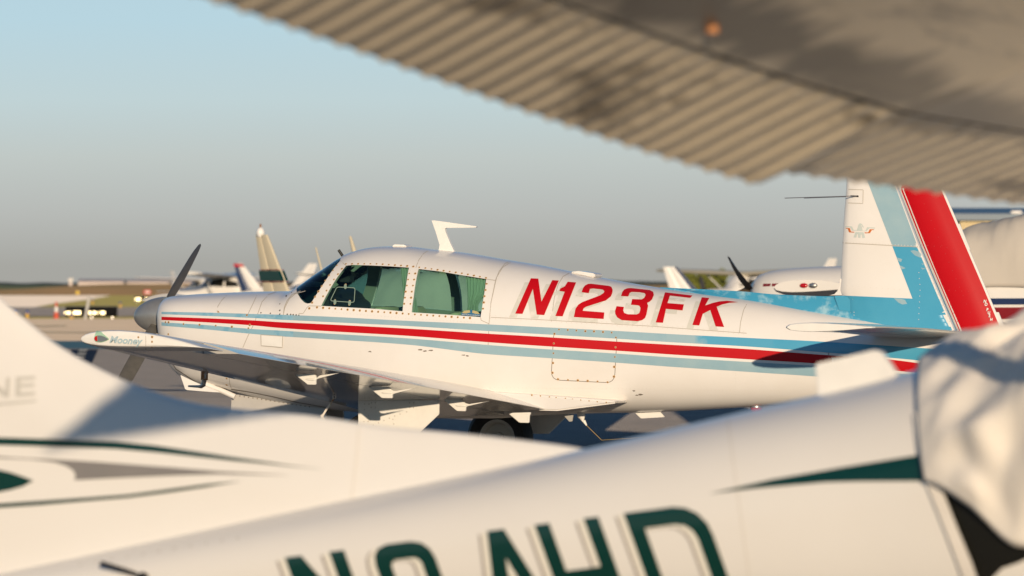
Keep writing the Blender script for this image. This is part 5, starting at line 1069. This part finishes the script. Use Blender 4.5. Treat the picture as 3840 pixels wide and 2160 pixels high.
# ------------------------------------------------------------------ airfield things far off
def sign(name, label, px0, px1, py0, py1, lights, d):
    w = (px1 - px0) / F * d; cx = ((px0 + px1) / 2 - 1920) / F * d; z1 = CAM_H + (1080 - py0) / F * d; z0 = max(0.10, CAM_H + (1080 - py1) / F * d)
    o = empty(name, (cx, d, -0.06), 0, label, 'sign', 'airfield guidance signs')
    bevel_box('housing', (0, 0, (z0 + z1) / 2 + 0.06), (w, 0.25, z1 - z0), mat('sign_black', (0.008, 0.008, 0.008), 0.9, spec=0.1), o, 0.02)
    bevel_box('top_rail', (0, 0, z1 + 0.075), (w, 0.27, 0.03), mat('sign_rail', (0.10, 0.10, 0.10), 0.8), o, 0.008)
    for s in (-0.4, 0, 0.4): bevel_box('foot', (w * s, 0, z0 / 2 + 0.03), (0.08, 0.1, z0 + 0.08), STEEL, o, 0.01)
    LM = mat('sign_lamp_glow', (0.9, 0.8, 0.5), 0.4, emit=(1.0, 0.76, 0.38), estr=4.5)
    for lx0, lx1, ly0, ly1 in lights:
        x0, x1 = [((q - 1920) / F * d - cx) for q in (lx0, lx1)]; za, zb_ = [CAM_H + (1080 - q) / F * d + 0.06 for q in (ly1, ly0)]
        bevel_box('lit_character', ((x0 + x1) / 2, -0.13, (za + zb_) / 2), (x1 - x0, 0.02, zb_ - za), LM, o, 0.008)
sign('airfield_sign', 'wide black airfield sign with glowing characters on the grass beside the cone', 246, 440, 1150, 1191, [(252, 264, 1168, 1178), (276, 303, 1167, 1178), (334, 343, 1168, 1178), (350, 360, 1168, 1178), (378, 394, 1168, 1178), (243, 248, 1170, 1176), (366, 371, 1169, 1176)], 266)
sign('airfield_sign', 'small black airfield sign with glowing characters just left of the spinner', 505, 596, 1112, 1129, [(508, 528, 1118, 1126), (545, 558, 1118, 1126), (583, 588, 1119, 1124)], 590)
ORANGE = mat('cone_orange', (0.62, 0.09, 0.04), 0.6)
def on_ground(px, d): return ((px - 1920) / F * d, d, -0.06)
def cone():
    o = empty('traffic_cone', on_ground(211, 268), 0, 'tall orange traffic cone with a white collar on the grass', 'cone')
    bevel_box('base', (0, 0, 0.03), (0.30, 0.30, 0.05), ORANGE, o, 0.01)
    for nm, z0, z1, r0, r1, m in (('lower_body', 0.05, 0.36, 0.13, 0.10, ORANGE), ('white_collar', 0.36, 0.62, 0.10, 0.07, BWHITE), ('upper_body', 0.62, 0.84, 0.07, 0.04, ORANGE)):
        tube(nm, [(0, 0, z0), (0, 0, z1)], [r0, r1], m, o, 16)
cone()
o = empty('leaning_post', on_ground(318, 262), 0, 'pale grey post leaning in front of the wide black sign', 'post'); tube('post', [(0, 0, 0), (0.2, 0, 1.05)], 0.07, mat('post_grey', (0.55, 0.52, 0.47), 0.7), o, 12); tube('post_cap', [(0.2, 0, 1.05), (0.206, 0, 1.08)], 0.075, STEEL, o, 12)
for px, d, h, nm in ((102, 268, 0.30, 'yellow taxiway edge light with a blue cap left of the cone'), (58, 272, 0.30, 'yellow taxiway edge light half hidden by the foreground fin'), (268, 262, 0.20, 'short yellow edge light in front of the wide black sign'), (451, 420, 0.32, 'yellow edge light standing right of the wide black sign'), (347, 520, 0.35, 'yellow edge light on the grass behind the leaning post')):
    o = empty('edge_light', on_ground(px, d), 0, nm, 'edge light', 'taxiway edge lights'); tube('stem', [(0, 0, 0), (0, 0, h)], 0.09, mat('edge_light_yellow', (0.6, 0.36, 0.06), 0.5), o, 10); tube('cap', [(0, 0, h), (0, 0, h + 0.10), (0, 0, h + 0.14)], [0.085, 0.08, 0.03], mat('edge_light_blue', (0.02, 0.06, 0.25), 0.2), o, 10)
o = empty('runway_marker', on_ground(291, 880), 0, 'tilted yellow runway marker far out on the grass', 'sign'); bevel_box('panel', (0, 0, 0.75), (0.55, 0.06, 0.5), mat('marker_yellow', (0.7, 0.46, 0.03), 0.5), o, 0.02, Matrix.Rotation(R(25), 3, 'Y')); tube('stake', [(0, 0.06, 0), (0, 0.06, 0.6)], 0.03, STEEL, o, 8)
o = empty('red_sign', on_ground(552, 1050), 0, 'small red mandatory sign far off beside the pale wing tip', 'sign'); bevel_box('panel', (0, 0, 0.72), (1.3, 0.2, 0.8), mat('sign_red', (0.55, 0.04, 0.035), 0.5), o, 0.03); bevel_box('panel_text', (0, -0.11, 0.72), (0.8, 0.02, 0.3), BWHITE, o, 0.01)
for s in (-0.5, 0.5): tube('leg', [(s, 0, 0), (s, 0, 0.4)], 0.04, STEEL, o, 8)
# far sheds and tower
SHED = mat('far_shed_white', (0.62, 0.52, 0.46), 0.7); ROOFM = mat('far_shed_roof', (0.55, 0.46, 0.42), 0.6)
for i, (pa, pb, top, d) in enumerate(((300, 470, 1046, 1850), (478, 640, 1047, 1900), (650, 980, 1049, 1950))):
    x0, x1 = (pa - 1920) / F * d, (pb - 1920) / F * d; h = CAM_H + (1080 - top) / F * d
    o = empty('far_shed', ((x0 + x1) / 2, d, 0), 0, ['long pale shed on the horizon nearest the tower', 'long pale shed on the horizon, middle of the row', 'longest pale shed on the horizon behind the pale wing'][i], 'building', 'sheds on the horizon')
    w = (x1 - x0) / 2; hh = h - 0.9
    v = [(-w, -8, 0), (w, -8, 0), (w, 8, 0), (-w, 8, 0), (-w, -8, hh), (w, -8, hh), (w, 8, hh), (-w, 8, hh)]; mesh_ob('wall', v, [(0, 1, 5, 4), (1, 2, 6, 5), (2, 3, 7, 6), (3, 0, 4, 7)], SHED, o)
    v = [(-w - 0.2, -8.3, hh), (w + 0.2, -8.3, hh), (w + 0.2, 8.3, hh), (-w - 0.2, 8.3, hh), (-w - 0.2, 0, h), (w + 0.2, 0, h)]; mesh_ob('roof', v, [(0, 1, 5, 4), (2, 3, 4, 5), (0, 4, 3), (1, 2, 5), (0, 3, 2, 1)], ROOFM, o)
    for k in range(4): bevel_box('door', (-w * 0.75 + k * w * 0.5, -8.02, hh * 0.35), (w * 0.22, 0.1, hh * 0.7), GREYP, o, 0.02)
d = 1750; o = empty('far_tower', ((265 - 1920) / F * d, d, 0), 0, 'slim pale tower standing on the left horizon', 'tower'); h = CAM_H + 37 / F * d
bevel_box('shaft', (0, 0, h * 0.42), (1.0, 1.0, h * 0.84), SHED, o, 0.05); bevel_box('cab', (0, 0, h * 0.88), (1.35, 1.35, h * 0.16), BWHITE, o, 0.1); bevel_box('roof', (0, 0, h * 0.98), (1.5, 1.5, h * 0.04), ROOFM, o, 0.05)
# hangar behind the tail
d = 250; hx = (3600 - 1920) / F * d; hz_ = CAM_H + (1080 - 806) / F * d
o = empty('hangar', (hx + 15, d, 0), 0, 'tan ribbed metal hangar with a blue-grey roof edge behind the tail fin', 'building')
HT = mat('hangar_tan_siding', (0.60, 0.48, 0.27), 0.5); HR = mat('hangar_blue_roof', (0.07, 0.12, 0.17), 0.45)
V, Fc = [], []; n = 300
for i in range(n + 1):
    x = -15 + 30 * i / n; y = 0.03 if i % 2 else 0.0
    V += [(x, y, 0), (x, y, hz_ - 0.25)]
for i in range(n): Fc.append((2 * i, 2 * i + 2, 2 * i + 3, 2 * i + 1))
mesh_ob('front_wall', V, Fc, HT, o); mesh_ob('side_wall', [(-15, 0.02, 0), (-15, 20, 0), (-15, 20, hz_ - 0.25), (-15, 0.02, hz_ - 0.25)], [(0, 1, 2, 3)], HT, o)
rf = mesh_ob('roof', [(-15.3, -0.3, hz_ - 0.24), (15, -0.3, hz_ - 0.24), (15, 20, hz_ - 0.24), (-15.3, 20, hz_ - 0.24), (-15.3, -0.3, hz_ + 0.05), (15, -0.3, hz_ + 0.05), (15, 10, hz_ + 0.45), (-15.3, 10, hz_ + 0.45), (15, 20, hz_), (-15.3, 20, hz_)], [(0, 1, 5, 4), (4, 5, 6, 7), (7, 6, 8, 9), (0, 3, 2, 1), (0, 4, 7, 9, 3), (1, 2, 8, 6, 5)], HR, o)
for k in range(22): bevel_box('roof_vent', (-12.5 + k * 1.1, 0.4, hz_ + 0.12), (0.5, 0.5, 0.14), BWHITE, rf, 0.04)
bevel_box('hangar_door', (-3, -0.03, 2.0), (8, 0.06, 4.0), mat('hangar_door_cream', (0.6, 0.54, 0.42), 0.5), o, 0.02)
# tree behind the parked aircraft
LEAF = mat('tree_foliage', (0.20, 0.21, 0.03), 0.8, var=0.9, vscale=1.5, col2=(0.10, 0.12, 0.02)); BARK = mat('tree_bark', (0.10, 0.075, 0.05), 0.9)
def tree(px, d, h, w, label):
    o = empty('broad_tree', on_ground(px, d), 0, label, 'tree', 'trees beyond the parked airplanes'); rnd = random.Random(px)
    bm = bmesh.new(); tube_mesh(bm, [(0, 0, 0), (0.05, 0, h * 0.35), (0, 0.1, h * 0.7)], [0.16, 0.12, 0.05], 8)
    for k in range(7):
        a_ = rnd.uniform(0, 6.28); z0 = h * rnd.uniform(0.25, 0.5); tube_mesh(bm, [(0, 0, z0), (math.cos(a_) * w * 0.3, math.sin(a_) * w * 0.3, z0 + h * 0.2)], [0.07, 0.02], 6)
    bm_ob('trunk', bm, BARK, o, 50); V, Fc = [], []
    cl = [(rnd.gauss(0, 1) * w * 0.22, rnd.gauss(0, 1) * w * 0.2, h * rnd.uniform(0.45, 0.9)) for _ in range(26)]
    for k in range(5200):
        c = rnd.choice(cl); v3 = Vector((rnd.gauss(0, 1), rnd.gauss(0, 1), rnd.gauss(0, 0.8))).normalized() * rnd.uniform(0.4, 1.0) * w * 0.13
        p = Vector(c) + v3; s = rnd.uniform(0.06, 0.13); a = Vector((rnd.gauss(0, 1), rnd.gauss(0, 1), rnd.gauss(0, 1))).normalized(); b = a.orthogonal().normalized(); i = len(V)
        V += [p - a * s, p + b * s * 0.5, p + a * s, p - b * s * 0.5]; Fc.append((i, i + 1, i + 2, i + 3))
    mesh_ob('crown', V, Fc, LEAF, o)
tree(2600, 300, 2.35, 2.4, 'low rounded green tree just right of the navy-edged fin'); tree(2668, 305, 2.5, 2.4, 'green tree half hidden by the raised black propeller blade')
